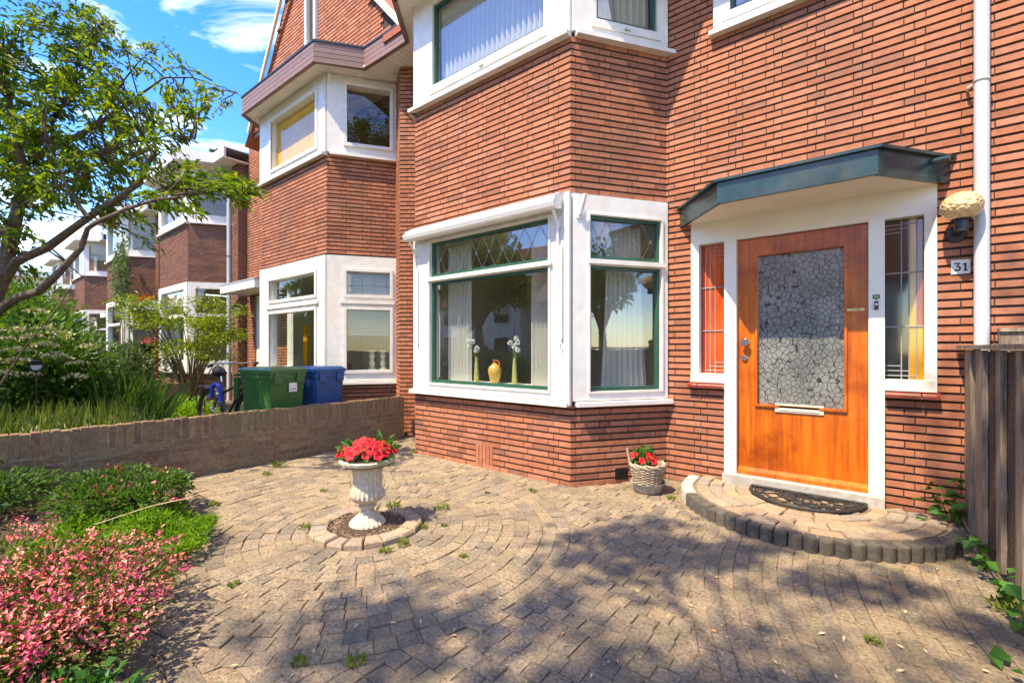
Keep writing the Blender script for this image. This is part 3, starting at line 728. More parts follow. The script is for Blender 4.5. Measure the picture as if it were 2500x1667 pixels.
c = Wf.p3(2.15, .05, 1.33); m = MB(); m.tube([c, c+Vector((.0, 0, -.03)), c+Vector((.012, -.01, -.05)), c+Vector((.02, 0, -.065))], [.006, .005, .006, .003], 6); m.build('crank_hook', 'chrome', aw)
fh = thing('flag_holder', Ws.p3(.085, .026, 2.5), 'white flagpole socket on the bay corner post', 'flag holder')
MB().wbox(Ws, .045, .125, .027, .034, 2.50, 2.60).build('plate', 'alu_white', fh)
m = MB(); m.tube([Ws.p3(.08, .034, 2.53), Ws.p3(.095, .12, 2.70)], .02, 12); m.build('socket', 'alu_white', fh)
W0 = Wall((-2, 4.5), (1, 4.5))
lamp = thing('wall_lamp', (.467, 4.35, 2.05), 'amber bubble-glass wall lamp on a black bracket beside the canopy', 'wall lamp')
g_ = MB(); nU, nV = 48, 26; vs = []
for i in range(nV+1):
    th = math.pi*(.03+.89*i/nV)
    for j in range(nU):
        ph_ = 2*math.pi*j/nU+(i % 2)*math.pi/nU
        b_ = 1
        vs.append((.467+.112*b_*math.sin(th)*math.cos(ph_), 4.35+.112*b_*math.sin(th)*math.sin(ph_), 2.262+.10*b_*math.cos(th)))
g_.add(vs, [[i*nU+j, (i+1)*nU+j, (i+1)*nU+(j+1) % nU, i*nU+(j+1) % nU] for i in range(nV) for j in range(nU)])
g_.build('globe', 'bubble_glass', lamp, smooth=True)
MB().lathe((.467, 4.35, 2.09), [(.036, 0), (.036, .075), (.055, .08), (.058, .10), (.05, .103)], 20).build('socket', 'black_metal', lamp, smooth=True)
m = MB(); m.tube([(.467, 4.35, 2.10), (.467, 4.42, 2.10), (.467, 4.47, 2.11)], .018, 10); m.tube([(.455, 4.47, 2.10), (.455, 4.475, 2.10), (.455, 4.499, 2.10)], [.03, .055, .06], 20); m.build('bracket', 'black_metal', lamp)
hn = thing('house_number', (.478, 4.498, 1.818), 'white enamel number plate reading 31', 'number plate')
MB().box(.429, .527, 4.491, 4.4985, 1.818, 1.917).build('plate', 'plate_white', hn)
def strokes(segs, w=.0052): 
    m = MB()
    for pts in segs: m.tube([(p[0], 4.4895, p[1]) for p in pts], w, 6)
    return m
d3 = [(.446, 1.893), (.472, 1.893), (.459, 1.872), (.470, 1.868), (.476, 1.858), (.472, 1.847), (.460, 1.843), (.448, 1.850)]
strokes([d3], .0058).build('digit', 'ink', hn)
strokes([[(.490, 1.882), (.502, 1.893), (.502, 1.842)], [(.492, 1.842), (.512, 1.842)]], .0058).build('digit', 'ink', hn)
MB().tube([(.437, 4.4905, 1.868), (.437, 4.4885, 1.868)], .003, 8).tube([(.519, 4.4905, 1.868), (.519, 4.4885, 1.868)], .003, 8).build('screw', 'ink', hn)
bell = thing('doorbell', (.012, 4.474, 1.589), 'small dark doorbell with white push button on the door frame', 'doorbell')
MB().box(.001, .025, 4.462, 4.4745, 1.589, 1.654).build('case', 'black_metal', bell)
MB().tube([(.013, 4.462, 1.628), (.013, 4.457, 1.628)], .008, 14).build('button', 'plate_white', bell)
stk = thing('sticker', (.012, 4.4745, 1.664), 'green shield-shaped sticker above the doorbell', 'sticker')
W = Wall((-.01, 4.4745), (.034, 4.4745))
m = MB(); pf = [(-.010, 1.676), (.002, 1.668), (.012, 1.664), (.022, 1.668), (.034, 1.676), (.034, 1.704), (-.010, 1.704)]
m.add([(x, 4.4735, z) for x, z in pf]+[(x, 4.4745, z) for x, z in pf], [list(range(7)), list(range(13, 6, -1))]+[[i, 7+i, 7+(i+1) % 7, (i+1) % 7] for i in range(7)]); m.build('shield', 'sticker_green', stk)
m = MB()
for sgn in (-1, 1):
    m.tube([(.012+sgn*.013, 4.473, 1.697), (.012+sgn*.005, 4.473, 1.690), (.012+sgn*.010, 4.473, 1.675)], .0022, 5)
m.torus((.012, 4.473, 1.690), .005, .0016, 10, 5, (0, 1, 0)); m.build('emblem', 'sticker_pale', stk)
vg = thing('vent_grille', Ws.p3(.53, 0, .03), 'small black ventilation grille low in the bay brickwork', 'vent grille')
MB().wbox(Ws, .464, .595, -.01, .006, .03, .141).build('plate', 'black_metal', vg)
m = MB()
for i in range(7): m.wbox(Ws, .485+i*.0145, .491+i*.0145, .006, .011, .045, .126)
m.build('bars', 'black_metal', vg)
dp = thing('drainpipe', (.575, 4.43, .3), 'tall pale grey drainpipe running down the brick wall beside the lamp', 'drainpipe')
m = MB(); m.tube([(.575, 4.43, .02), (.575, 4.43, 5.5)], .040, 20); m.build('pipe', 'grey_pipe', dp, smooth=True)
for z in (3.12, 1.75):
    if z > 2: 
        m = MB(); m.torus((.575, 4.43, z), .042, .006, 22, 6, (.12, -.05, 1)); m.tube([(.535, 4.43, z-.012), (.515, 4.45, z-.02), (.51, 4.5, z-.02)], [.006, .012, .008], 8); m.build('bracket', 'ivory_plastic', dp)

# the next house to the right
hr = thing('brick_house', (1.9, 4.5, 0), 'red brick house front beyond the pale drainpipe and plank fence', 'house')
Wr = Wall((.585, 4.5), (3.4, 4.5)); m = MB(); backing(m, Wr, -.05, 5.6); m.build('wall', 'mortar_dark', hr)
lay_bricks(hr, bricks_of(Wr, .018, 5.5, off=.0, s1=1.2), 'brick_red', 300)
MB().box(.60, 3.4, 4.52, 9, 5.6, 5.7).build('roof', 'roof_tile', hr)

# door step ----------------------------------------------------------
step = thing('door_step', (SX, 4.1, 0), 'half-round paved door step edged with dark round palisade stones', 'step')
def arc_pts(r, a0, a1, n): return [(SX+r*math.cos(a0+(a1-a0)*i/n), SY+r*math.sin(a0+(a1-a0)*i/n)) for i in range(n+1)]
A0, A1 = math.pi-.13+.25, 2*math.pi-.0
core = [(x, min(y_, 4.495)) for x, y_ in arc_pts(SR-.06, math.pi-.1, 2*math.pi+.1, 40)]
MB().hexa(core, -.02, .072).build('core', 'joint_sand', step)
m0 = MB(); a = math.pi-.10
first = True
while a < 2*math.pi+.10:
    da = .085/SR if not first else .30
    mid = a+da/2; r0, r1 = SR-.085, SR+.015
    m = MB(); pts = []
    k = 6
    for i in range(k+1):
        t = a+.004+(da-.008)*i/k
        bul = .022*math.sin(math.pi*i/k) if not first else .008
        pts.append((SX+(r1-.02+bul)*math.cos(t), SY+(r1-.02+bul)*math.sin(t)))
    inn = [(SX+r0*math.cos(t), SY+r0*math.sin(t)) for t in (a+da-.004, a+.004)]
    poly = pts+inn; h = .088+random.uniform(-.005, .006)
    cx = sum(p[0] for p in poly)/len(poly); cy = sum(p[1] for p in poly)/len(poly)
    m.hexa(poly, -.03, h-.010); m.hexa(poly, h-.010, h, [(cx+(x-cx)*.9, cy+(y_-cy)*.9) for x, y_ in poly]); m.build('palisade_stone', 'kerb_dark' if not (a < 3.7) else 'concrete', step)
    a += da; first = False
row = 0; r = .10
while r < SR-.10:
    w = .105; n = max(3, round(math.pi*(r+w/2)/.19)); ph = .5*(row % 2)
    for i in range(-1, n+1):
        t0 = math.pi*(1+(i+ph)/n); t1 = math.pi*(1+(i+1+ph)/n)
        q = [(SX+rr_*math.cos(t), SY+rr_*math.sin(t)) for rr_, t in ((r, t0), (min(r+w, SR-.09), t0), (min(r+w, SR-.09), t1), (r, t1))]
        q = [(x, min(y_, 4.39 if -1.08 < x < .07 else 4.49)) for x, y_ in q]
        cx = sum(p[0] for p in q)/4; cy = sum(p[1] for p in q)/4
        ar = sum(q[j][0]*q[(j+1) % 4][1]-q[(j+1) % 4][0]*q[j][1] for j in range(4))/2
        if abs(ar) < .003: continue
        m = MB(); top = random.gauss(.088, .004); f = .95
        m.hexa([(cx+(x-cx)*f, cy+(y_-cy)*f) for x, y_ in q], .05, [top-.006+random.uniform(-.003, .003) for _ in q])
        m.hexa([(cx+(x-cx)*f, cy+(y_-cy)*f) for x, y_ in q], top-.0061, top, [(cx+(x-cx)*.86, cy+(y_-cy)*.86) for x, y_ in q]); m.build('paver', 'paver_warm', step)
    r += w; row += 1
# half-moon rubber mat
mat_t = thing('door_mat', (-.44, 4.2, .095), 'black half-moon rubber door mat with scroll pattern', 'door mat')
mc = (-.44, 4.385); ea, eb = .39, .42; zt = .112
def ell(f, t): return (mc[0]+ea*f*math.cos(t), mc[1]-eb*f*math.sin(t))
mb = MB(); outl = [ell(1, math.pi*i/28) for i in range(29)]
mb.tube([(x, y_, zt-.006) for x, y_ in outl]+[(*outl[0], zt-.006)], .013, 6); mb.tube([(*ell(.93, math.pi*i/28), zt-.006) for i in range(29)], .006, 5)
mb.build('rim', 'black_rubber', mat_t)
mb = MB()
for i in range(26):
    f = .2+.66*((i*.618) % 1)**.6; t = math.pi*(.05+.9*((i*.377) % 1)); c0 = ell(f, t); r0 = .028+.018*((i*.73) % 1); p0 = i*1.7
    pts = [(c0[0]+r0*(1-.28*k/8)*math.cos(p0+k*.75), min(4.375, c0[1]+r0*(1-.28*k/8)*math.sin(p0+k*.75)), zt-.009) for k in range(9)]
    mb.tube(pts, .0065, 5)
for f in (.3, .55, .78): mb.tube([(*ell(f, math.pi*i/20), zt-.010) for i in range(21)], .005, 5)
for k in range(9): t = math.pi*(k+.5)/9; mb.tube([(*ell(.1, t), zt-.010), (*ell(.95, t), zt-.010)], .005, 5)
mb.build('scrollwork', 'black_rubber', mat_t)

# plank fence ----------------------------------------------------------
fence = thing('plank_fence', (.59, 3, 0), 'weathered grey-brown waney-edge plank fence with dark knots at the wall', 'fence')
y = 4.44; i = 0
while y > .9:
    w = random.uniform(.22, .29)
    # back boards behind the gaps
    n = 9; L_ = []; Rr_ = []
    for k in range(n+1):
        z = .06+1.22*k/n; L_.append((y-w+random.uniform(-.008, .012), z)); Rr_.append((y+random.uniform(-.012, .008), z))
    m = MB(); m.cur = random.random(); xo = .478+.085*(4.44-y+w/2)+random.uniform(-.005, .005)
    for k in range(n):
        (ya, za), (yb, zb) = L_[k], L_[k+1]; (yc, _), (yd, _) = Rr_[k], Rr_[k+1]
        vs = [(xo, ya, za), (xo, yc, za), (xo+.024, yc, za), (xo+.024, ya, za), (xo, yb, zb), (xo, yd, zb), (xo+.024, yd, zb), (xo+.024, yb, zb)]
        fs = [[0, 4, 5, 1], [3, 2, 6, 7], [0, 3, 7, 4], [1, 5, 6, 2]]+([[0, 1, 2, 3]] if k == 0 else [])+([[4, 7, 6, 5]] if k == n-1 else [])
        m.add(vs, fs)
    m.build('plank', 'plank_grey', fence)
    m = MB(); m.cur = random.random(); m.box(xo+.027, xo+.05, y-w-.16, y-w+.12, .05, 1.27); m.build('back_plank', 'plank_bark', fence)
    y -= w+random.uniform(.035, .055); i += 1
MB().hexa([(.452, 4.47), (.755, .85), (.86, .85), (.555, 4.47)], 1.285, 1.312).build('cap_rail', 'plank_grey', fence)
pf_ = thing('plank_screen', (.95, 4.2, 0), 'weathered horizontal board rising behind the plank fence', 'fence')
MB().hexa([(.645, 4.36), (1.9, 4.30), (1.9, 4.335), (.645, 4.395)], 1.20, 1.40).build('board', 'plank_grey', pf_)
MB().hexa([(.645, 4.345), (1.9, 4.285), (1.9, 4.35), (.645, 4.41)], 1.401, 1.425).build('cap', 'plank_grey', pf_)
for x in (.75, 1.75): MB().box(x, x+.06, 4.345, 4.40, 0, 1.2).build('post', 'plank_grey', pf_)

# garden walls ------------------------------------------------------------
def garden_wall(x0, y0, x1, y1, label, ztop=.60, limit=300, name='garden_wall'):
    t = thing(name, ((x0+x1)/2, (y0+y1)/2, 0), label, 'wall')
    W = Wall((x0, y0), (x1, y1))            # outward side faces our yard
    core = MB(); core.wbox(W, 0, W.L, -.095, -.006, -.04, ztop-.013); core.build('mortar_core', 'mortar_pale' if limit else 'mortar_dark', t)
    lst = []; hc = .066; k = 0; z = 0.
    while z < ztop-.205:
        s = -random.random()*.2; 
        while s < W.L:
            L = .105 if random.random() < .2 else .21
            a, b = max(s, 0), min(s+L-.010, W.L)
            if b-a > .03: lst.append((W, a, b, z, z+.056))
            s += L
        z += hc; k += 1
    s = 0.
    while s < W.L-.04:
        w = random.uniform(.044, .056); lst.append((W, s, min(s+w, W.L), z, ztop+random.uniform(-.006, .006))); s += w+.011
    lay_bricks(t, lst, 'brick_garden', limit, depth=.105, jit=.006)
    return t
garden_wall(-5.40, -2.1, -5.30, 4.16, 'low moss-stained brown brick garden wall with upright coping bricks beside the urn')
garden_wall(-11.0, -1.5, -10.85, 3.75, 'low brown garden wall behind the bicycle and wheelie bins')

# ================================================================== NEIGHBOURING HOUSES
def upx(px, py, z):
    """point z metres in front of the camera on the line through a pixel of the photograph"""
    u = (px-1250)/1110*z; return Vector((RX*u+FX*z, RY*u+FY*z, 1.29+(850.7-py)/1110*z))
n2 = thing('brick_house', (-8.4, 4.5, 0), 'orange brick house with pointed gable, brown eaves boards and amber blind', 'house')
W2f = Wall((-8.77, 3.65), (-6.517, 3.65)); W2s = Wall((-6.517, 3.65), (-5.93, 4.5)); W2l = Wall((-9.36, 4.5), (-8.77, 3.65)); W2m = Wall((-11.5, 4.5), (-9.36, 4.5))
Wp = Wall((-5.51, 4.24), (-5.17, 4.5)); Wq = Wall((-5.95, 4.5), (-5.51, 4.24))
ops = [(.35, 1.3, .1, 2.5), (1.45, 1.75, 3.3, 4.7)]
bl = []; wb = MB()
for W, o in ((W2f, .1), (W2s, .28), (W2l, .1)):
    bl += bricks_of(W, 0, .74, [], o)+bricks_of(W, 2.72, 4.235, [], o)
    for z0, z1 in ((-.05, .79), (2.71, 4.28)): backing(wb, W, z0, z1)
bl += bricks_of(W2m, 0, 6.5, ops, .2)+bricks_of(Wp, 0, 5.46, [], .17)+bricks_of(Wq, 0, 5.46)
backing(wb, W2m, -.05, 6.5, ops); backing(wb, Wp, -.05, 5.46); backing(wb, Wq, -.05, 5.46)
Wg = Wall((-10.3, 3.99), (-4.9, 3.99))
def gable_ok(x, z): return z < 6.46+(x+9.54)*1.45 and z < 5.62+(-5.05-x)*1.2
gb_ = [b for b in bricks_of(Wg, 5.7, 9.2, [(2.53, 2.92, 6.45, 9.6)], .1) if gable_ok(b[1]-10.3, b[4]) and gable_ok(b[2]-10.3, b[4])]
bl += gb_
apx = -7.35; zap = min(6.46+(apx+9.54)*1.45, 5.62+(-5.05-apx)*1.2)
wb.add([(-10.08, 4.008, 5.6), (-5.05, 4.008, 5.6), (apx, 4.008, zap), (-7.6, 4.008, 6.46+1.94*1.45)], [[0, 1, 2, 3]])
wb.build('wall', 'mortar_dark', n2); lay_bricks(n2, bl, 'brick_red', 300)
v1 = window(W2f, n2, 0, 2.253, .79, 2.713, [(.40, 1.98, .95, 1.893), (.40, 1.98, 2.127, 2.478)], glass='glass_n', sill=.05, sill_ext=(.03, 0), n1=.03)
v2 = window(W2s, n2, .012, 1.033, .79, 2.713, [(.29, .94, .955, 1.89), (.29, .94, 2.12, 2.478)], glass='glass_n', sill=.05, sill_ext=(-.03, .0), n1=.03)
v3 = window(W2f, n2, 0, 2.253, 4.28, 5.46, [(.47, 2.0, 4.42, 5.26)], glass='glass_n', sill=.05, sill_ext=(.04, 0), n1=.03)
v4 = window(W2s, n2, .012, 1.033, 4.28, 5.46, [(.296, .93, 4.44, 5.32)], glass='glass_n', sill=.05, sill_ext=(-.03, 0), n1=.03)
for W in (W2l,):
    for z0, z1 in ((.79, 2.713), (4.28, 5.46)): window(W, n2, 0, 1.02, z0, z1, [(.15, .85, z0+.15, z1-.25)], glass='glass_n', sill=.05)
mouldings(W2f, v1, [(.40, 1.98, .95, 1.893), (.40, 1.98, 2.127, 2.478)], 'white_paint', .045, .05); mouldings(W2s, v2, [(.29, .93, .955, 1.89), (.29, .93, 2.12, 2.478)], 'white_paint', .045, .05)
mouldings(W2f, v3, [(.47, 2.0, 4.42, 5.26)], 'white_paint', .05, .05); mouldings(W2s, v4, [(.296, .93, 4.44, 5.32)], 'white_paint', .05, .06)
for f, W, a, b in ((v1, W2f, .3, 2.08), (v2, W2s, .2, 1.0)): MB().wbox(W, a, b, .031, .06, 1.98, 2.03).build('transom', 'white_paint', f)
# leaded toplight of the splay
m = MB()
for s_ in (.36, .52, .70, .88): m.tube([W2s.p3(s_, -.04, 2.12), W2s.p3(s_, -.04, 2.478)], .004, 5)
for z in (2.16, 2.26, 2.45): m.tube([W2s.p3(.29, -.04, z), W2s.p3(.93, -.04, z)], .004, 5)
m.build('lead', 'lead', v2)
MB().quad(W2s.p3(.29, -.05, 2.12), W2s.p3(.36, -.05, 2.12), W2s.p3(.36, -.05, 2.478), W2s.p3(.29, -.05, 2.478)).build('stained_pane', 'pane_amber', v2)
MB().quad(W2s.p3(.36, -.05, 2.12), W2s.p3(.93, -.05, 2.12), W2s.p3(.93, -.05, 2.145), W2s.p3(.36, -.05, 2.145)).build('stained_pane', 'pane_amber', v2)
ip2 = [(-6.55, 3.76), (-5.97, 4.56), (-5.6, 6.4), (-9.8, 6.4), (-9.3, 4.56), (-8.75, 3.76)]
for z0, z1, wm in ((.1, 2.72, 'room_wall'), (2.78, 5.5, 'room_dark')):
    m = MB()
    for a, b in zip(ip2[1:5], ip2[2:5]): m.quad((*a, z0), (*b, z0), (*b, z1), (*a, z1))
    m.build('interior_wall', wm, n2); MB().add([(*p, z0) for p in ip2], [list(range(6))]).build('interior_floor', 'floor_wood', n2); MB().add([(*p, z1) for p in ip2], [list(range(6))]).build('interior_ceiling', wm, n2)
MB().wbox(W2f, .37, 2.02, -.3, -.101, .93, .95).wbox(W2s, .26, .98, -.3, -.102, .93, .95).build('inner_sill', 'sill_white', n2)
ev2 = [(-9.45, 4.25), (-8.80, 3.35), (-6.36, 3.38), (-5.94, 3.93), (-5.48, 3.94)]
soffit(n2, ev2, 4.6, 5.475); fascia(n2, ev2, 5.46, 4, .07, 'fascia_brown', 'black_metal')
wg = window(Wg, n2, 2.53, 2.90, 6.45, 9.3, [(2.60, 2.83, 6.55, 9.2)], sill=.07, n0=-.06, n1=.05)
for pts in ([(-10.05, 5.72), (-9.54, 6.46), (-7.6, 9.27)], [(-5.02, 5.68), (-5.69, 6.42), (apx, zap)]):
    m = MB(); m.tube([(x, 3.93, z) for x, z in pts], .035 if pts[0][0] < -6 else .05, 4); m.build('bargeboard', 'ivory_plastic', n2)
m = MB(); q0 = [(-10.3, 5.5), (apx-.1, zap+.12), (-4.9, 5.5)]
m.add([(x, 3.95, z) for x, z in q0]+[(x, 9, z) for x, z in q0], [[0, 1, 4, 3], [1, 2, 5, 4]]); m.build('roof', 'roof_tile', n2)
MB().box(-11.5, -9.7, 4.52, 9, 6.5, 6.6).build('roof', 'roof_tile', n2)
MB().box(-11.15, -10.2, 4.53, 4.58, .1, 2.5).build('door', 'white_paint', n2)
sw2 = MB().wbox(W2m, 1.45, 1.75, -.06, .03, 3.3, 3.36).wbox(W2m, 1.45, 1.75, -.06, .03, 4.64, 4.7).wbox(W2m, 1.45, 1.5, -.06, .03, 3.36, 4.64).wbox(W2m, 1.70, 1.75, -.06, .03, 3.36, 4.64).build('window', 'white_paint', n2)
MB().quad(W2m.p3(1.5, -.04, 3.36), W2m.p3(1.7, -.04, 3.36), W2m.p3(1.7, -.04, 4.64), W2m.p3(1.5, -.04, 4.64)).build('pane', 'pane_dark', sw2)
c2 = MB().hexa([(-11.45, 4.49), (-11.3, 3.85), (-9.55, 3.85), (-9.4, 4.49)], 2.53, 2.56).build('canopy', 'soffit_paint', n2)
for a, b in (((-11.45, 4.49), (-11.3, 3.85)), ((-11.3, 3.85), (-9.55, 3.85)), ((-9.55, 3.85), (-9.4, 4.49))):
    W = Wall(a, b); MB().wbox(W, 0, W.L, -.02, .01, 2.50, 2.66).build('fascia', 'white_paint', c2)
MB().hexa([(-11.47, 4.49), (-11.32, 3.83), (-9.53, 3.83), (-9.38, 4.49)], 2.661, 2.69).build('roof', 'lead', c2)
lan = thing('lantern', (-11.35, 4.2, 1.95), 'black wrought carriage lantern beside the white door canopy next door', 'wall lamp')
lc = (-11.25, 4.15, 2.0)
MB().lathe(lc, [(.05, 0), (.09, .20), (.09, .21)], 6).build('glass', 'lamp_shade', lan)
m = MB(); m.lathe((lc[0], lc[1], lc[2]+.211), [(.12, 0), (.04, .09), (.01, .13)], 6); m.lathe((lc[0], lc[1], lc[2]-.03), [(.01, 0), (.055, .029)], 6)
for k in range(6): t = k*math.pi/3; m.tube([(lc[0]+.052*math.cos(t), lc[1]+.052*math.sin(t), lc[2]), (lc[0]+.092*math.cos(t), lc[1]+.092*math.sin(t), lc[2]+.21)], .006, 4)
m.build('cage', 'black_metal', lan)
m = MB(); m.tube([(lc[0], lc[1], lc[2]+.33), (lc[0], lc[1]+.05, lc[2]+.42), (lc[0], lc[1]+.2, lc[2]+.40), (lc[0], lc[1]+.34, lc[2]+.30)], .012, 6); m.build('bracket', 'black_metal', lan)

# the brown brick houses further down the row
def far_house(k, label, limit, top=5.87):
    t = thing('brick_house', (k-2.5, 4.5, 0), label, 'house')
    Wa = Wall((k-2.24, 3.65), (k, 3.65)); Wb = Wall((k, 3.65), (k+.59, 4.5)); Wc = Wall((k-2.83, 4.5), (k-2.24, 3.65)); Wd = Wall((k-5.2, 4.5), (k-2.83, 4.5)); Wh = Wall((k+.59, 4.5), (k+1.25, 4.5))
    bl = []; wb = MB(); do = [(.5, 1.5, .1, 2.5)]
    for W, o in ((Wa, .1), (Wb, .28), (Wc, .1)):
        bl += bricks_of(W, 0, .70, [], o)+bricks_of(W, 2.875, 4.27, [], o)
        for z0, z1 in ((-.05, .74), (2.87, 4.31)): backing(wb, W, z0, z1)
    bl += bricks_of(Wd, 0, top-.1, do)+bricks_of(Wh, 0, top-.1); backing(wb, Wd, -.05, top-.1, do); backing(wb, Wh, -.05, top-.1)
    # projecting pier at the party line
    pr = [Wall((k+.75, 4.32), (k+1.12, 4.32)), Wall((k+1.12, 4.32), (k+1.12, 4.5))]
    for W in pr: bl += bricks_of(W, 0, top-.2); backing(wb, W, -.05, top-.2)
    wb.build('wall', 'mortar_far', t); lay_bricks(t, bl, 'brick_brown', limit)
    for z0, z1, l0, l1 in ((.74, 2.87, 1.0, 2.72), (4.31, 5.62, 4.48, 5.5)):
        lo = lambda a, b: [(a, b, l0, 2.05), (a, b, 2.13, l1)] if z0 < 1 else [(a, b, l0, l1)]
        for W, a, b, e in ((Wa, .22, 2.02, (.03, 0)), (Wb, .16, .92, (-.03, .03)), (Wc, .12, .88, (0, -.03))):
            window(W, t, .01 if W is Wb else 0, W.L, z0, z1, lo(a, b), glass='glass_n', sill=.05, sill_ext=e)
    for z0, z1 in ((.1, 2.87), (2.9, 5.62)):
        ip_ = [(k-.03, 3.76), (k+.55, 4.56), (k+.5, 5.8), (k-2.7, 5.8), (k-2.8, 4.56), (k-2.2, 3.76)]; m = MB()
        for a, b in zip(ip_[1:5], ip_[2:5]): m.quad((*a, z0), (*b, z0), (*b, z1), (*a, z1))
        m.build('interior_wall', 'room_wall', t); MB().add([(*p, z0) for p in ip_], [list(range(6))]).build('interior_floor', 'floor_wood', t)
    rp = [(k-3.0, 4.5), (k-2.42, 3.35), (k+.18, 3.35), (k+.62, 4.0), (k+1.25, 4.0), (k+1.25, 6), (k-3.0, 6)]
    rf = MB().hexa(rp, 5.62, 5.64).build('roof', 'soffit_paint', t)
    for a, b in zip(rp[:4], rp[1:5]):
        W = Wall(a, b); MB().wbox(W, 0, W.L, -.02, .03, 5.64, top).build('fascia', 'white_paint', rf)
    MB().hexa(rp, top-.02, top-.01).build('roof_deck', 'lead', rf)
    MB().box(k-5.2, k-2.83, 4.3, 6, top-.09, top).build('roof_edge', 'white_paint', t)
    MB().box(k-4.7, k-3.7, 4.53, 4.58, .1, 2.5).build('door', 'white_paint', t)
    cn = MB().box(k-4.9, k-3.0, 3.9, 4.49, 2.5, 2.66).build('canopy', 'white_paint', t)
    return t, rf
h3, rf3 = far_house(-12.744, 'dark brown brick house with white flat-roofed bay behind the leafy tree', 300)
MB().lathe((-12.3, 4.1, 5.86), [(.10, 0), (.10, .10), (.16, .12), (.14, .16)], 14).build('roof_vent', 'black_metal', rf3)
far_house(-18.96, 'second brown brick house along the row, its bay hung with climbing stems', 0)
far_house(-25.26, 'third brown brick house down the row, half hidden by branches', 0)
far_house(-31.7, 'farthest brown brick house seen at the end of the row', 0)
hb = thing('brick_house', (-45, 1, 0), 'cream house with projecting flat eaves closing the end of the street', 'house')
MB().box(-49, -40, 1.2, 9, 0, 5.6).build('wall', 'ivory_plastic', hb); MB().box(-49.4, -39.4, .6, 9.4, 5.6, 5.95).build('roof', 'sill_white', hb)
for i in range(4): MB().box(-48.3+i*2.1, -46.9+i*2.1, 1.15, 1.22, 3.6, 5.0).build('window', 'pane_dark', hb)
dp3 = thing('drainpipe', (-12.05, 4.25, 0), 'white drainpipe on the dark brown house beside the maple', 'drainpipe')
m = MB(); m.tube([(-12.1, 4.30, 0), (-12.1, 4.30, 5.3), (-12.15, 4.2, 5.55)], .05, 12); m.build('pipe', 'grey_pipe', dp3, smooth=True)
MB().torus((-12.1, 4.30, 3.5), .055, .008, 16, 5).build('bracket', 'black_metal', dp3)
# houses across the street (seen in the window panes)
for j, (x0, lb) in enumerate(((-17, 'brick house with red tiled roof across the street behind the trees'), (-27.5, 'brick house with red roof across the street behind the broad tree'), (-38, 'last brick house with red roof across the street'), (-7.5, 'white rendered house with red tiled roof across the street'), (9, 'brick house with steep red roof farther along across the street'))):
    t = thing('tiled_house', (x0+4, -19, 0), lb, 'house')
    MB().box(x0, x0+8.4, -24, -17.5, 0, 4.6).build('wall', 'brick_brown' if j not in (1, 3) else 'plate_white', t)
    m = MB(); m.add([(x0-.4, -17, 4.4), (x0+8.8, -17, 4.4), (x0+8.8, -20.8, 9), (x0-.4, -20.8, 9), (x0-.4, -24.6, 4.4), (x0+8.8, -24.6, 4.4)], [[0, 1, 2, 3], [3, 2, 5, 4], [0, 3, 4], [1, 5, 2]]); m.build('roof', 'roof_tile', t)
    for k in range(3):
        for z in (.9, 3.0):
            f = MB().box(x0+.8+k*2.6, x0+2.4+k*2.6, -17.5, -17.42, z, z+1.3).build('window', 'white_paint', t); MB().box(x0+.9+k*2.6, x0+2.3+k*2.6, -17.43, -17.40, z+.1, z+1.2).build('pane', 'pane_dark', f)

# ================================================================== FURNISHING IN THE WINDOWS
def curtain(W, s0, s1, n, z0, z1, label, folds=9, amp=.03, gather=0., group=None, cat='curtain'):
    k = folds*6; vs = []; rows = 7
    for r_ in range(rows+1):
        f = r_/rows; z = z0+(z1-z0)*f
        for i in range(k+1):
            u = i/k; s = s0+(s1-s0)*u
            s += gather*(1-f)**1.5*(u-.5)
            vs.append(W.p3(s, n+amp*(1.1-.3*f)*math.sin(2*math.pi*folds*u+.6*math.sin(3*u+f)), z))
    m = MB(); m.add(vs, [[r_*(k+1)+i, r_*(k+1)+i+1, (r_+1)*(k+1)+i+1, (r_+1)*(k+1)+i] for r_ in range(rows) for i in range(k)])
    return m.build('curtain', 'curtain', None, label, cat, group, smooth=True)
curtain(Wf, .34, .70, -.26, .905, 2.53, 'white gathered curtain hanging left of the yellow jug', 7)
curtain(Wf, 1.60, 1.96, -.26, .905, 2.53, 'white gathered curtain hanging right of the tall vases', 7)
curtain(Ws, .50, .90, -.24, .905, 2.53, 'white curtain in the narrow side of the ground-floor bay', 8, .03, .12)
curtain(Wf, .36, 1.93, -.125, 4.38, 5.4, 'white net curtain across the wide upstairs bay window', 22, .022)
curtain(Ws, .27, .91, -.13, 4.38, 5.4, 'pale net curtain in the narrow upstairs bay window', 9, .03)
curtain(Wm, mx_(-1.02), mx_(-.03), -.2, 4.34, 5.3, 'white curtain in the window above the front door', 10, .03)
jug = thing('jug', (-3.32, 3.86, .902), 'round yellow glazed stoneware jug with orange neck on the windowsill', 'jug')
jc = (-3.32, 3.86, .902)
MB().lathe(jc, [(.042, 0), (.050, .02), (.075, .11), (.078, .145), (.066, .185), (.035, .21), (.021, .225)], 28).build('body', 'jug_yellow', jug, smooth=True)
MB().lathe((jc[0], jc[1], jc[2]+.225), [(.021, 0), (.022, .02), (.027, .024), (.025, .035), (.02, .036)], 20).build('neck', 'terracotta', jug, smooth=True)
m = MB(); m.tube([(jc[0]+.02, jc[1], jc[2]+.25), (jc[0]+.05, jc[1], jc[2]+.25), (jc[0]+.068, jc[1], jc[2]+.22), (jc[0]+.066, jc[1], jc[2]+.17)], [.007, .009, .009, .007], 8); m.build('handle', 'terracotta', jug, smooth=True)
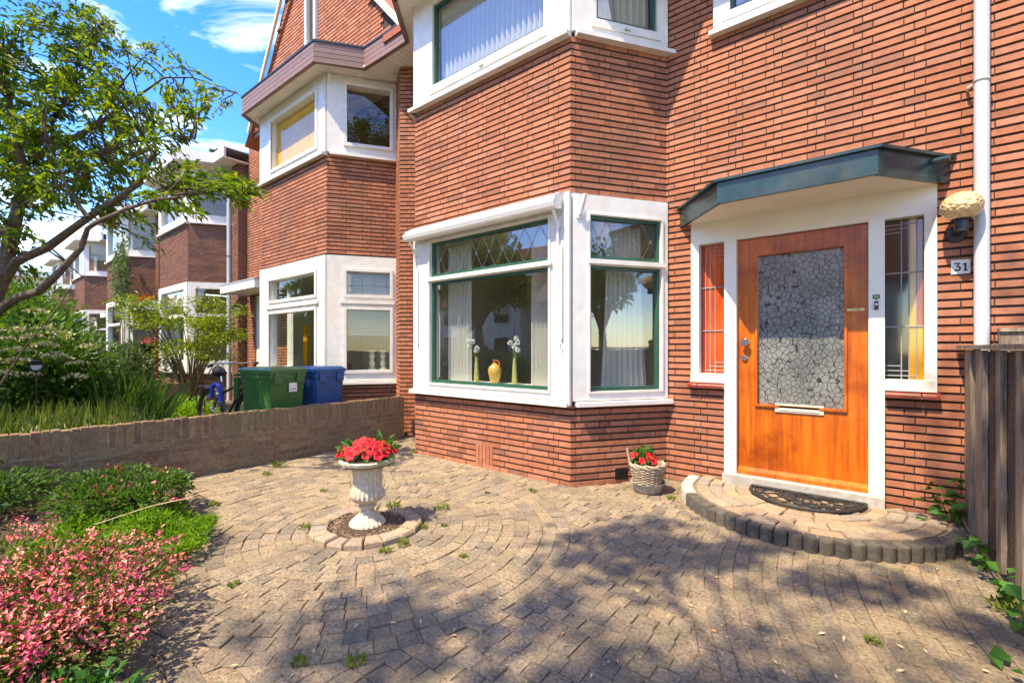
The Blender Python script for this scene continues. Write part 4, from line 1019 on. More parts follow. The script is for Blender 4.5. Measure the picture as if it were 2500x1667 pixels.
for i, (x, hs_) in enumerate(((-3.60, [(-.10, .42), (-.05, .40), (-.10, .32), (.02, .28), (.01, .24)]), (-3.04, [(.03, .45), (.05, .38), (-.05, .37), (.0, .31), (.05, .25)]))):
    lb = 'slender olive textured vase of white flowers '+('left of the yellow jug', 'right of the yellow jug')[i]
    v = MB().lathe((x, 3.86, .902), [(.032, 0), (.030, .05), (.022, .2), (.016, .27), (.018, .285)], 18).build('vase', 'vase_olive', None, lb, 'vase', smooth=True)
    bq = thing('flower_bunch', (x, 3.86, 1.1), 'thin-stemmed white globe flowers standing in the '+('left', 'right')[i]+' olive vase', 'flowers')
    m = MB()
    for dx, h in hs_: m.tube([(x, 3.86, 1.10), (x+dx*.4, 3.86, 1.10+h*.45), (x+dx, 3.85, .902+.22+h*.62)], .0035, 5)
    m.build('stem', 'leaf_weed', bq)
    for dx, h in hs_:
        cc = Vector((x+dx, 3.85, .902+.22+h*.62)); P = rng.normal(0, 1, (90, 3)); P /= np.linalg.norm(P, axis=1)[:, None]
        leaf_obj('flower_head', [leaves('f', np.array(cc)+P*.016, P, .016, 'petal_white', wr=.8)], 'petal_white', bq)
# blinds and ornaments next door
def slats(W, s0, s1, n, z0, z1, step_, label, material, cat='blind'):
    t = thing('blind', W.p3((s0+s1)/2, n, z0), label, cat); z = z0
    me = None
    while z < z1:
        c0 = W.p3((s0+s1)/2, n, z)
        if me is None:
            L = s1-s0; V = [(-L/2, -.012, 0), (L/2, -.012, 0), (L/2, .012, step_*.62), (-L/2, .012, step_*.62)]; me = np_mesh('slat', V, [0, 1, 2, 3], [0], [4], material)
        o = link('slat', me, c0, t); o.rotation_euler.z = W.ang; z += step_
    return t
MB().wbox(W2f, .45, 2.02, -.075, -.07, 4.42, 5.27).build('roller_blind', 'blind_amber', None, 'amber roller blind behind the upstairs window with brown eaves above', 'blind')
slats(W2s, .29, .93, -.14, 4.42, 5.34, .03, 'wooden venetian blind in the tilted upstairs window next door', 'blind_wood')
slats(W2s, .29, .93, -.14, 1.50, 1.90, .02, 'white half-lowered venetian blind above the stone balusters', 'sill_white')
slats(W2s, .29, .93, -.14, 2.12, 2.47, .03, 'white slatted blind behind the amber-edged leaded toplight', 'sill_white')
for s_ in (.66, .83):
    c0 = W2s.p3(s_, -.2, .951)
    MB().lathe(c0, [(.06, 0), (.06, .03), (.03, .04), (.05, .10), (.03, .16), (.03, .18), (.05, .22), (.03, .27), (.06, .29), (.06, .31)], 16).build('baluster', 'stone', None, 'pale stone baluster ornament '+('nearer the bay corner' if s_ < .7 else 'nearer the brick pier')+' in the window next door', 'ornament', 'stone balusters in the window next door', smooth=True)
MB().wbox(W2f, .55, .68, -.55, -.5, .3, 1.7).build('yellow_panel', 'pane_amber', None, 'narrow yellow upright panel inside the window next door', 'panel')

# ================================================================== TREES
def grow(mb, p, d, L, r, depth, tips, g, spread=.6, up=.12, n=3):
    pts = [p]; q = p.copy(); dd = d.copy()
    for i in range(4):
        dd = (dd+Vector((g.gauss(0, .16), g.gauss(0, .16), g.gauss(up*.4, .1)))).normalized(); q = q+dd*L/4; pts.append(q.copy())
    mb.tube(pts, [r*(1-.45*i/4) for i in range(5)], 7 if depth > 2 else 5, False)
    if depth == 0:
        tips.append((pts, dd)); return
    if depth <= 1: tips.append((pts[2:], dd))
    for i in range(n):
        b = pts[4] if i == 0 else pts[g.randint(2, 4)]
        nd = (dd+Vector((g.gauss(0, spread), g.gauss(0, spread), g.gauss(up, spread*.5)))).normalized()
        grow(mb, b, nd, L*g.uniform(.62, .82), r*.56, depth-1, tips, g, spread, up, n)
def tree(name, base, label, trunk_h, L, r, depth, seed, nleaf, lsize, lmat, lean=(0, 0), spread=.6, n=3, group=None):
    g = random.Random(seed); t = thing(name, base, label, 'tree', group); mb = MB(); tips = []; b = Vector(base)
    topp = b+Vector((lean[0], lean[1], trunk_h)); mid = b.lerp(topp, .5)+Vector((g.uniform(-.1, .1), g.uniform(-.1, .1), 0))
    mb.tube([b-Vector((0, 0, .1)), b+Vector((0, 0, .25)), mid, topp], [r*1.5, r*1.1, r, r*.92], 10, False)
    for i in range(4):
        a = i*math.pi/2+g.random(); grow(mb, topp, Vector((math.cos(a)*.7, math.sin(a)*.7, .65)).normalized(), L, r*.62, depth, tips, g, spread, n=n)
    mb.build('trunk', 'bark', t, smooth=True)
    k = max(1, nleaf//len(tips)); P = []; D = []
    for pts, d in tips:
        for i in range(k):
            f = g.random()*(len(pts)-1); j = int(f); q = Vector(pts[j]).lerp(Vector(pts[min(j+1, len(pts)-1)]), f-j)
            P.append(q+Vector((g.gauss(0, .10), g.gauss(0, .10), g.gauss(0, .08)))); D.append((d.x+g.gauss(0, .6), d.y+g.gauss(0, .6), d.z-.3+g.gauss(0, .4)))
    leaf_obj('crown', [leaves('l', np.array(P), np.array(D), lsize, lmat)], lmat, t); return t
# trees on the street side that shade the yard and show in the panes
tree('street_tree', (2.3, -3.6, 0), 'street tree with spreading crown at the edge of the pavement', 5.0, 1.6, .15, 4, 11, 19000, .12, 'leaf_street', (-1.7, 1.8), .62)
def blob_tree(base, h, rad, n, ls, label, seed, lumps=26):
    t = thing('street_tree', base, label, 'tree'); g = random.Random(seed); b = Vector(base); top = b+Vector((g.uniform(-.3, .3), g.uniform(-.3, .3), h))
    P, D = blob_points((top.x, top.y, top.z), rad, n, .4, lumps, .36, seed, .3); mb = MB()
    mb.tube([b, b.lerp(top, .35)+Vector((.08, 0, 0)), b.lerp(top, .6)], [.22, .17, .14], 10, False)
    for i in range(14): e = Vector(P[g.randrange(len(P))]); f = b.lerp(top, .55); mb.tube([f, f.lerp(e, .5)+Vector((0, 0, .2)), e], [.09, .05, .012], 6, False)
    mb.build('trunk', 'bark', t, smooth=True); leaf_obj('crown', [leaves('l', P, D, ls, 'leaf_street')], 'leaf_street', t)
blob_tree((-11.3, -4.8, 0), 3.6, (2.3, 2.0, 2.3), 8000, .2, 'rounded leafy street tree in front of the red tiled roofs', 23)
blob_tree((-17.5, -5.6, 0), 3.4, (2.8, 2.2, 2.4), 8000, .22, 'broad rounded street tree farther along the pavement', 31)
blob_tree((-24.0, -5.4, 0), 3.6, (2.8, 2.2, 2.6), 6000, .25, 'third street tree in the row along the pavement', 37)
blob_tree((9.5, 2.6, 0), 3.3, (1.8, 1.6, 1.9), 6000, .16, 'round-headed tree in the front garden farther to the right', 47)
blob_tree((15.5, .4, 0), 3.6, (2.4, 2.0, 2.4), 5000, .2, 'second tree beyond the round-headed garden tree', 48)

# the near tree whose branches cross the sky
nt_base = upx(-90, 1180, 4.6); nt_base.z = 0
near = thing('garden_tree', nt_base, 'near tree with bare crooked limbs and small green leaves against the sky', 'tree')
def limb(px): return [upx(x, y_, z) for x, y_, z in px]
limbs = [
 ([(-90, 1180, 4.6), (-75, 950, 4.6), (-35, 780, 4.6), (9, 670, 4.6), (27, 580, 4.65), (45, 504, 4.7), (58, 424, 4.75), (80, 388, 4.8), (138, 357, 4.85), (185, 335, 4.9), (232, 308, 5.0), (312, 254, 5.1), (357, 241, 5.15)], .13, .022),
 ([(5, 690, 4.6), (40, 638, 4.6), (112, 607, 4.55), (179, 558, 4.5), (241, 513, 4.45), (286, 487, 4.4), (339, 446, 4.35), (357, 402, 4.3), (380, 375, 4.25)], .075, .030),
 ([(-60, 800, 4.6), (0, 755, 4.5), (41, 727, 4.4), (96, 711, 4.3), (137, 673, 4.25), (166, 641, 4.2), (198, 606, 4.2), (214, 558, 4.15), (232, 545, 4.1), (312, 509, 4.0), (384, 487, 3.95), (450, 480, 3.9)], .07, .014),
 ([(214, 531, 4.2), (188, 495, 4.2), (165, 464, 4.15), (140, 400, 4.1), (95, 320, 4.1)], .034, .008),
 ([(58, 424, 4.75), (40, 330, 4.6), (20, 230, 4.5), (-20, 150, 4.4)], .06, .02),
 ([(80, 388, 4.8), (140, 280, 4.9), (190, 190, 4.9), (230, 110, 4.9), (255, 55, 4.9)], .035, .006),
 ([(232, 308, 5.0), (300, 200, 5.2), (340, 150, 5.2), (390, 110, 5.2)], .022, .005),
 ([(312, 254, 5.1), (400, 190, 5.2), (470, 190, 5.3), (550, 215, 5.3), (590, 235, 5.3)], .020, .004),
 ([(286, 487, 4.4), (370, 470, 4.6), (450, 440, 4.7), (560, 455, 4.7), (620, 480, 4.7)], .020, .004),
 ([(138, 357, 4.85), (230, 380, 4.6), (320, 350, 4.5), (420, 330, 4.5), (490, 350, 4.5)], .022, .004),
 ([(0, 940, 3.9), (60, 850, 3.8), (130, 765, 3.8), (175, 700, 3.8)], .014, .006),
 ([(112, 607, 4.55), (160, 640, 4.5), (230, 700, 4.4), (330, 660, 4.4), (420, 610, 4.4)], .014, .004),
 ([(45, 504, 4.7), (110, 470, 4.4), (200, 430, 4.3), (300, 430, 4.3)], .02, .005)]
mb = MB(); segs = []
for px, r0, r1 in limbs:
    P_ = limb(px); n_ = len(P_); mb.tube(P_, [.68*(r0+(r1-r0)*(i/(n_-1))**.8)*random.uniform(.92, 1.08) for i in range(n_)], 9, False)
    segs += [P_[i].lerp(P_[i+1], f) for i in range(max(1, n_//3), n_-1) for f in (.0, .33, .66)]
g = random.Random(5)
fol = [(20, 40), (60, 20), (160, 10), (255, 25), (300, 90), (390, 95), (440, 170), (520, 205), (600, 235), (560, 290), (480, 330), (500, 380), (560, 410), (640, 460), (600, 520), (480, 520), (420, 560), (380, 620), (250, 560), (200, 520), (120, 560), (80, 660), (150, 720), (20, 700), (-60, 600), (-80, 100)]
tw = []; n_try = 0
while len(tw) < 330:
    x = g.uniform(-70, 640); y_ = g.uniform(10, 720)
    if not inside(fol, x, y_): continue
    dens = .25+.75*max(0, 1-abs(x-120)/430)
    if y_ > 540: dens *= .5
    if 400 < y_ < 520 and 330 < x: dens = max(dens, .8)
    if g.random() > dens: continue
    tw.append(upx(x, y_, g.uniform(4.0, 5.5)))
P = []; D = []
for e in tw:
    b = min(segs, key=lambda q: (q-e).length+random.random()*.15)
    v = e-b; L = v.length
    if L > 1.1: b = e-v.normalized()*1.1; b = min(segs, key=lambda q: (q-b).length); v = e-b; L = v.length
    k = 5; ptsw = [b+v*(i/k)+Vector((0, 0, .10*L*math.sin(math.pi*i/k)))+Vector((g.gauss(0, .018), g.gauss(0, .018), g.gauss(0, .018))) for i in range(k+1)]
    mb.tube(ptsw, [.0085*(1-.75*i/k)+.0012 for i in range(k+1)], 4, False)
    for _ in range(34):
        f = g.uniform(.35, 1)*k; j = min(int(f), k-1); q = ptsw[j].lerp(ptsw[j+1], f-j); d_ = (ptsw[j+1]-ptsw[j]).normalized()
        P.append(q+Vector((g.gauss(0, .035), g.gauss(0, .035), g.gauss(0, .03)))); D.append((d_.x+g.gauss(0, .45)+.45*RX, d_.y+g.gauss(0, .45)+.45*RY, d_.z-.35+g.gauss(0, .3)))
tips = []
for q0, dv in ((upx(9, 670, 4.6), (-.6, -.5, .5)), (upx(27, 580, 4.65), (-.2, -.8, .5)), (upx(45, 504, 4.7), (-.7, .2, .6)), (upx(20, 230, 4.5), (-.1, -.6, .8)), (upx(-20, 150, 4.4), (-.5, -.2, .8)), (upx(20, 230, 4.5), (.4, -.5, .8))):
    grow(mb, Vector(q0), Vector(dv).normalized(), 1.15, .05, 3, tips, g, .6)
for ptsw, d_ in tips:
    for _ in range(40):
        q = Vector(random.choice(ptsw)); P.append(q+Vector((g.gauss(0, .09), g.gauss(0, .09), g.gauss(0, .08)))); D.append((d_.x+g.gauss(0, .6), d_.y+g.gauss(0, .6), d_.z-.3+g.gauss(0, .4)))
mb.build('trunk', 'bark', near, smooth=True)
leaf_obj('crown', [leaves('l', np.array(P), np.array(D), .072, 'leaf_tree', wr=.42, rand=.25)], 'leaf_tree', near)

# small maple in front of the brown house
mp_ = thing('maple', (-10.9, 3.2, 0), 'small lime-green Japanese maple with several thin stems before the brown house', 'tree')
mb = MB(); P = []; D = []; g = random.Random(9)
for i in range(40):
    e = upx(g.uniform(395, 575), g.uniform(735, 880), g.uniform(8.6, 9.6)) if i < 26 else upx(g.uniform(270, 420), g.uniform(735, 800), g.uniform(8.6, 9.6))
    b = Vector((-10.9+g.uniform(-.1, .1), 3.2+g.uniform(-.1, .1), 0.0)); mid = b.lerp(e, .55)+Vector((.05, 0, .25))
    mb.tube([b, b.lerp(mid, .6)+Vector((0, 0, .1)), mid, e], [.018, .014, .010, .004], 5, False)
    for _ in range(110):
        P.append(e+Vector((g.gauss(0, .16), g.gauss(0, .16), g.gauss(0, .07)))); D.append((g.gauss(0, 1), g.gauss(0, 1), g.gauss(-.2, .3)))
mb.build('trunk', 'stem', mp_); leaf_obj('crown', [leaves('l', np.array(P), np.array(D), .085, 'leaf_lime', wr=.35)], 'leaf_lime', mp_)

# ================================================================== URN, BASKET, BINS, BICYCLE
bedr = thing('urn_bed', (UX, UY, 0), 'small round bed of bark chips ringed with upright pavers around the urn', 'flower bed')
nE = 19
for i in range(nE):
    t = 2*math.pi*(i+.5)/nE; dt = math.pi/nE*.90; r0, r1 = .275, .392; tilt = random.uniform(-.004, .010)
    q = [(UX+r*math.cos(a), UY+r*math.sin(a)) for r, a in ((r0, t-dt), (r1, t-dt), (r1, t+dt), (r0, t+dt))]
    if math.sin(t) > .35 and math.cos(t) < .6: h = .012
    else: h = .034
    h += random.uniform(-.008, .008)
    cx = sum(p[0] for p in q)/4; cy = sum(p[1] for p in q)/4
    m = MB(); m.hexa(q, -.03, [h-.008+tilt, h-.012-tilt, h-.012-tilt, h-.008+tilt]); m.hexa(q, [h-.008+tilt-.0001, h-.012-tilt-.0001, h-.012-tilt-.0001, h-.008+tilt-.0001], h+.002, [(cx+(x-cx)*.84, cy+(y_-cy)*.84) for x, y_ in q]); m.build('edging_stone', 'paver_warm', bedr)
m = MB(); m.lathe((UX, UY, -.03), [(.275, 0), (.275, .042), (.15, .055), (.02, .06)], 30); m.build('soil', 'soil', bedr)
def chips(name, c, r, n, z, parent, seed, sz=.018):
    g = np.random.default_rng(seed); a = g.uniform(0, 2*np.pi, n); rr_ = r*np.sqrt(g.random(n))
    P = np.stack([c[0]+rr_*np.cos(a), c[1]+rr_*np.sin(a), z+g.uniform(0, .008, n)], 1); D = g.normal(0, 1, (n, 3)); D[:, 2] *= .15
    return leaf_obj(name, [leaves('c', P, D, sz, 'bark_chips', wr=.45, rand=.1, fold=.02, sizevar=.6)], 'bark_chips', parent, kind='stuff')
chips('bark_chips', (UX, UY), .265, 1500, .016, bedr, 3)
urn = thing('urn', (UX, UY, .02), 'weathered fluted white stone urn on a foot in the paved yard', 'urn')
FT = [(0.1278, 0.0), (0.1241, 0.0134), (0.1053, 0.0336), (0.0714, 0.0616), (0.047, 0.0952), (0.0414, 0.112), (0.0583, 0.121), (0.063, 0.1366), (0.047, 0.1523)]
BW = [(0.047, 0.1523), (0.0921, 0.1702), (0.1184, 0.1994), (0.1175, 0.2274), (0.1015, 0.2598), (0.0968, 0.3136), (0.0996, 0.3696), (0.109, 0.4054), (0.1429, 0.4323), (0.1748, 0.4435)]
MB().lathe((UX, UY, .022), FT, 132, lambda i, t: 1+(.045*math.cos(22*t) if 1 <= i <= 4 else 0)).build('foot', 'stone', urn, smooth=True)
MB().lathe((UX, UY, .022), BW, 176, lambda i, t: 1+(.055*math.cos(22*t) if 1 <= i <= 3 else .04*math.cos(22*t) if 3 < i < 8 else 0)).build('bowl', 'stone', urn, smooth=True)
m = MB(); m.lathe((UX, UY, .022), [(.170, .437), (.192, .450), (.198, .468), (.188, .478), (.172, .476), (.166, .460)], 64); m.build('rim', 'stone', urn, smooth=True)
MB().lathe((UX, UY, .45), [(.16, 0), (.155, .042), (.05, .055)], 24).build('soil', 'soil', urn)
def petunia(mb, ctr, nrm, r, mbd=None):
    c = Vector(ctr); nn = Vector(nrm).normalized(); a = nn.orthogonal().normalized(); b = nn.cross(a); k = 20; vs = [c-nn*r*.35]
    ph = random.random()*6
    for ring, (f, h) in enumerate(((.35, -.08), (.75, .10), (1.0, .02))):
        for i in range(k):
            t = 2*math.pi*i/k; w = 1+(.10*math.cos(5*t+ph) if ring == 2 else 0); vs.append(c+(a*math.cos(t)+b*math.sin(t))*r*f*w+nn*(r*h+(r*.06*math.sin(10*t) if ring == 2 else 0)))
    fs = [[0, 1+i, 1+(i+1) % k] for i in range(k)]
    for q in range(2): fs += [[1+q*k+i, 1+(q+1)*k+i, 1+(q+1)*k+(i+1) % k, 1+q*k+(i+1) % k] for i in range(k)]
    mb.add(vs, fs)
def petunias(name, c, rx_, rz_, nfl, label, seed, rad=.034, nl=420, cover=1.0):
    t = thing(name, c, label, 'flowers'); g = random.Random(seed); random.seed(seed)
    P, D = blob_points((c[0], c[1], c[2]+rz_*.25), (rx_, rx_, rz_), nl, .5, 9, .5, seed, c[2]-.02)
    leaf_obj('foliage', [leaves('f', P, D, .05, 'leaf_mid', wr=.55)], 'leaf_ivy', t)
    out = []
    for i in range(nfl):
        for tr in range(40):
            a = g.uniform(0, 2*math.pi); r = rx_*1.0*math.sqrt(g.random())*cover; z = c[2]+rz_*(.95-.55*(r/rx_)**2)*g.uniform(.85, 1.1)
            p = Vector((c[0]+r*math.cos(a), c[1]+r*math.sin(a), z))
            if all((p-q).length > rad*1.25 for q in out): break
        out.append(p); nn = Vector((math.cos(a)*.6*r/rx_-.25*FX*0, math.sin(a)*.6*r/rx_, .55))+Vector((-FX, -FY, .0))*.55
        m = MB(); m.cur = g.random(); petunia(m, p, nn, rad*g.uniform(.85, 1.12)); fo = m.build('flower', 'petal_red', t, smooth=True)
        m2 = MB(); nv = nn.normalized(); m2.tube([p-nv*rad*.30, p-nv*rad*.05], [rad*.2, rad*.13], 8); m2.build('throat', 'petal_dark', fo)
    return t
petunias('petunia', (UX, UY, .49), .195, .13, 32, 'bright red petunias overflowing the stone urn', 12, .036)
# wicker basket in a zinc pan by the corner
bx, by = -1.60, 3.97
pan = thing('zinc_pan', (bx, by, 0), 'grey zinc pan standing under the wicker basket', 'pan')
MB().lathe((bx, by, .005), [(.105, 0), (.118, .012), (.134, .075), (.15, .082), (.152, .088), (.134, .084), (.118, .02), (.02, .016)], 40).build('bowl', 'zinc', pan, smooth=True)
for sgn in (-1, 1):
    m = MB(); a = math.atan2(RY, RX); m.tube([(bx+sgn*.148*math.cos(a+d), by+sgn*.148*math.sin(a+d), .088+.012*math.cos(d*5)) for d in (-.3, -.15, 0, .15, .3)], .008, 6); m.build('handle', 'zinc', pan)
bsk = thing('wicker_basket', (bx, by, .03), 'woven pale wicker basket planted with red petunias', 'basket')
nst = 22
mb = MB()
for k in range(17):
    z = .045+k*.0115; r = .110+.040*(k/16); mb.cur = random.random()
    pts = [(bx+(r+.006*math.cos(nst/2*t+(k % 2)*math.pi))*math.cos(t), by+(r+.006*math.cos(nst/2*t+(k % 2)*math.pi))*math.sin(t), z) for t in [2*math.pi*i/88 for i in range(89)]]
    mb.tube(pts, .0062, 5, False)
mb.build('weave', 'wicker', bsk)
mb = MB()
for i in range(nst): t = 2*math.pi*i/nst; mb.tube([(bx+.106*math.cos(t), by+.106*math.sin(t), .03), (bx+.150*math.cos(t), by+.150*math.sin(t), .245)], .0055, 5)
mb.build('stakes', 'wicker', bsk)
mb = MB()
for k in range(4):
    mb.cur = random.random(); pts = [(bx+(.154+.007*math.sin(9*t+k*1.6))*math.cos(t), by+(.154+.007*math.sin(9*t+k*1.6))*math.sin(t), .243+.013*math.cos(9*t+k*1.6)+.004*k) for t in [2*math.pi*i/90 for i in range(91)]]
    mb.tube(pts, .007, 5, False)
mb.build('rim', 'wicker', bsk)
hl = Vector((bx-.155*RX, by-.155*RY, .25)); mb = MB(); mb.tube([hl, hl+Vector((-.012*RX, -.012*RY, .06)), hl+Vector((-.03*RX, -.03*RY, .14))], [.016, .013, .011], 8); mb.build('handle', 'wicker', bsk)
MB().lathe((bx, by, .04), [(.105, 0), (.14, .17), (.06, .18)], 24).build('soil', 'soil', bsk)
petunias('petunia', (bx-.03, by-.02, .235), .115, .13, 8, 'red petunias growing in the wicker basket', 31, .034, 260)

def wheelie(name, C, ang, w, d, h, material, label, sticker=True):
    """C: the corner nearest the camera; left face runs along ang, right face goes inwards"""
    t = thing(name, (C[0], C[1], 0), label, 'wheelie bin'); e = Vector((math.cos(ang), math.sin(ang))); q = Vector((-e.y, e.x))*-1
    if q.y < 0: q = -q
    C = Vector(C); cc = C+e*w/2+q*d/2
    def pt(a, b, f): p = cc+(C+e*a*w+q*b*d-cc)*f; return (p.x, p.y)
    quad = lambda f: [pt(0, 0, f), pt(0, 1, f), pt(1, 1, f), pt(1, 0, f)]
    order = quad
    MB().hexa(order(.80), .06, h-.10, order(.98)).build('body', material, t)
    MB().hexa(order(1.02), h-.13, h-.07).build('collar', material, t)
    lid = MB().hexa(order(1.08), h-.069, h-.03).hexa(order(1.08), h-.0299, h, order(.90)).build('lid', material, t)
    # skirt flap hanging at the handle end
    p0 = cc+(C+e*w-cc)*1.07; p1 = cc+(C+e*w+q*d-cc)*1.07
    m = MB(); ex = e*.10
    for pp, pq in ((p0, p0+q*.03), (p1-q*.03, p1)):
        poly = [(pp, h-.13), (pp+ex, h-.13), (pp+ex, h-.40), (pp+ex*.45, h-.40)]
        vs = [(a.x, a.y, z) for a, z in poly]+[(a.x+(pq-pp).x, a.y+(pq-pp).y, z) for a, z in poly]
        m.add(vs, [[0, 1, 2, 3], [7, 6, 5, 4], [0, 4, 5, 1], [1, 5, 6, 2], [2, 6, 7, 3], [3, 7, 4, 0]])
    m.build('handle_bracket', material, t)
    m = MB(); a = p0+ex*.8; b = p1+ex*.8; m.tube([(a.x, a.y, h-.10), (b.x, b.y, h-.10)], .018, 8); m.build('handle', material, t)
    for pp in (p0, p1):
        m = MB(); c_ = pp+ex*.2; m.tube([(c_.x-q.x*.03, c_.y-q.y*.03, .10), (c_.x+q.x*.03, c_.y+q.y*.03, .10)], .10, 18); m.build('wheel', 'black_rubber', t)
    for b_ in (.18, .82):
        c_ = C+q*d*b_-e*.03; m = MB(); m.hexa([(c_.x-q.x*.05, c_.y-q.y*.05), (c_.x+q.x*.05, c_.y+q.y*.05), (c_.x+q.x*.05+e.x*.06, c_.y+q.y*.05+e.y*.06), (c_.x-q.x*.05+e.x*.06, c_.y-q.y*.05+e.y*.06)], h-.19, h-.07); m.build('lug', material, t)
    m = MB(); c_ = C+e*w*.55; m.hexa([((c_-q*.012).x, (c_-q*.012).y), ((c_+e*.015-q*.012).x, (c_+e*.015-q*.012).y), ((c_+e*.015+q*.02).x, (c_+e*.015+q*.02).y), ((c_+q*.02).x, (c_+q*.02).y)], h-.36, h-.13); m.build('rib', material, t)
    if sticker:
        c_ = C+q*d*.62-e*.002; a, b = c_-q*.055, c_+q*.055
        s_ = MB().quad((a.x-e.x*.006, a.y-e.y*.006, h-.30), (b.x-e.x*.006, b.y-e.y*.006, h-.30), (b.x-e.x*.004, b.y-e.y*.004, h-.19), (a.x-e.x*.004, a.y-e.y*.004, h-.19)).build('address_sticker', 'plate_white', t)
        MB().quad((a.x-e.x*.008+q.x*.02, a.y-e.y*.008+q.y*.02, h-.275), (b.x-e.x*.008-q.x*.02, b.y-e.y*.008-q.y*.02, h-.275), (b.x-e.x*.008-q.x*.02, b.y-e.y*.008-q.y*.02, h-.26), (a.x-e.x*.008+q.x*.02, a.y-e.y*.008+q.y*.02, h-.26)).build('text_line', 'lead', s_)
    return t
wheelie('wheelie_bin', (-5.56, 2.42), R(190), .60, .46, 1.06, 'bin_green', 'green wheelie bin with white sticker behind the garden wall')
wheelie('wheelie_bin', (-5.62, 3.02), R(188), .56, .42, 1.05, 'bin_blue', 'blue wheelie bin standing beside the green one', False)

bike = thing('bicycle', (-7.0, 2.45, 0), 'parked dark city bicycle with blue chain lock behind the garden wall', 'bicycle')
def bp_(s, z, o=0.): return Vector((-7.55+s*.995-o*.1, 2.45+s*.10+o*.995, z))
for s_ in (0, 1.06):
    wl = MB(); wl.torus(bp_(s_, .345), .325, .022, 36, 8, (-.1, .995, 0)); wo = wl.build('wheel', 'black_rubber', bike, smooth=True)
    m = MB(); m.torus(bp_(s_, .345), .30, .010, 32, 6, (-.1, .995, 0)); m.build('rim', 'chrome', wo)
    m = MB()
    for k in range(14): t = 2*math.pi*k/14; m.tube([bp_(s_, .345), bp_(s_+.295*math.cos(t), .345+.295*math.sin(t))], .0018, 3)
    m.build('spokes', 'chrome', wo)
    m = MB(); a0, a1 = ((.25, 3.3) if s_ == 0 else (.7, 3.2)); m.tube([bp_(s_+.365*math.cos(t), .345+.365*math.sin(t)) for t in [a0+(a1-a0)*i/16 for i in range(17)]], .026, 6); m.build('mudguard', 'black_metal', bike)
m = MB()
for a, b, r in (((.42, .29), (.30, .82), .019), ((.42, .29), (.86, .76), .02), ((.34, .66), (.84, .82), .017), ((.42, .29), (0, .345), .012), ((.32, .74), (0, .345), .010), ((.84, .90), (1.06, .345), .016)): m.tube([bp_(*a), bp_(*b)], r, 8)
m.build('frame', 'bike_frame', bike)
m = MB(); m.tube([bp_(.30, .82), bp_(.28, .93)], .014, 8); m.build('seat_post', 'chrome', bike)
m = MB(); m.tube([bp_(.14, .955), bp_(.20, .965), bp_(.28, .955), bp_(.37, .95), bp_(.42, .945)], [.03, .085, .07, .03, .02], 10); m.build('saddle', 'black_rubber', bike, smooth=True)
m = MB(); m.tube([bp_(.84, .86), bp_(.80, 1.02), bp_(.86, 1.08)], .014, 8)
m.tube([bp_(.60, 1.05, .30), bp_(.75, 1.09, .28), bp_(.86, 1.10, .12), bp_(.88, 1.09, 0), bp_(.86, 1.10, -.12), bp_(.75, 1.09, -.28), bp_(.60, 1.05, -.30)], .012, 8); m.build('handlebar', 'chrome', bike)
for o in (.30, -.30): m = MB(); m.tube([bp_(.60, 1.05, o), bp_(.70, 1.08, o*.96)], .018, 8); m.build('grip', 'black_rubber', bike)
m = MB()
for o in (-.05, .05): m.tube([bp_(.22, .74, o), bp_(-.30, .735, o), bp_(-.36, .70, o), bp_(-.30, .345, o)], .008, 6)
m.tube([bp_(-.05, .735, -.05), bp_(-.05, .735, .05)], .006, 5); m.build('luggage_rack', 'bike_frame', bike)
m = MB(); m.tube([bp_(.20, .60, -.08), bp_(.24, .76, -.09), bp_(.32, .80, -.08), bp_(.42, .76, -.07), bp_(.43, .55, -.07)], .028, 8); m.build('lock_sleeve', 'bike_blue', bike, smooth=True)
m = MB()
for k in range(14): f = k/13; m.torus(bp_(.12+.30*f, .60-.16*math.sin(math.pi*f)-.05*f, -.09), .014, .004, 8, 4, (f, .9*(k % 2), .5))
m.build('lock_chain', 'chrome', bike)
m = MB(); m.tube([bp_(.42, .29, -.08), bp_(.42, .29, .08)], .09, 16); m.build('crank', 'black_metal', bike)

# ================================================================== PLANTS
def flowers_on(parent, P, D, n, material, size, seed, name='blossom', per=6, spread=.03, pick=None):
    g = np.random.default_rng(seed); idx = g.choice(len(P), min(n, len(P)), replace=False) if pick is None else pick[:n]
    Q = []; DD = []
    for i in idx:
        dn = D[i]/np.linalg.norm(D[i])
        for k in range(per):
            Q.append(P[i]+dn*.02+g.normal(0, spread, 3)); v = g.normal(0, 1, 3); DD.append(v*.9+dn*.6)
    V_, l_, r_ = leaves('b', np.array(Q), np.array(DD), size, material, wr=.55, fold=.05); r_ = np.clip(np.repeat(g.random(len(idx)), per*2)+g.normal(0, .05, len(r_)), 0, .99)
    return leaf_obj(name, [(V_, l_, r_)], material, parent, kind='stuff')
# pink azalea
az, P, D = shrub('azalea', (-2.85, .12, .15), (.95, .78, .34), 9500, .030, 'leaf_azalea', 'large pink-flowering azalea bush spilling over the paving', 'shrub', 41, lumps=24, stems=30, lump_r=.34)
tops = np.where((D[:, 2]/np.linalg.norm(D, axis=1) > -.05) & (P[:, 2] > .10))[0]; gg = np.random.default_rng(2); gg.shuffle(tops)
flowers_on(az, P, D, 560, 'petal_pink', .019, 4, per=17, spread=.015, pick=tops)
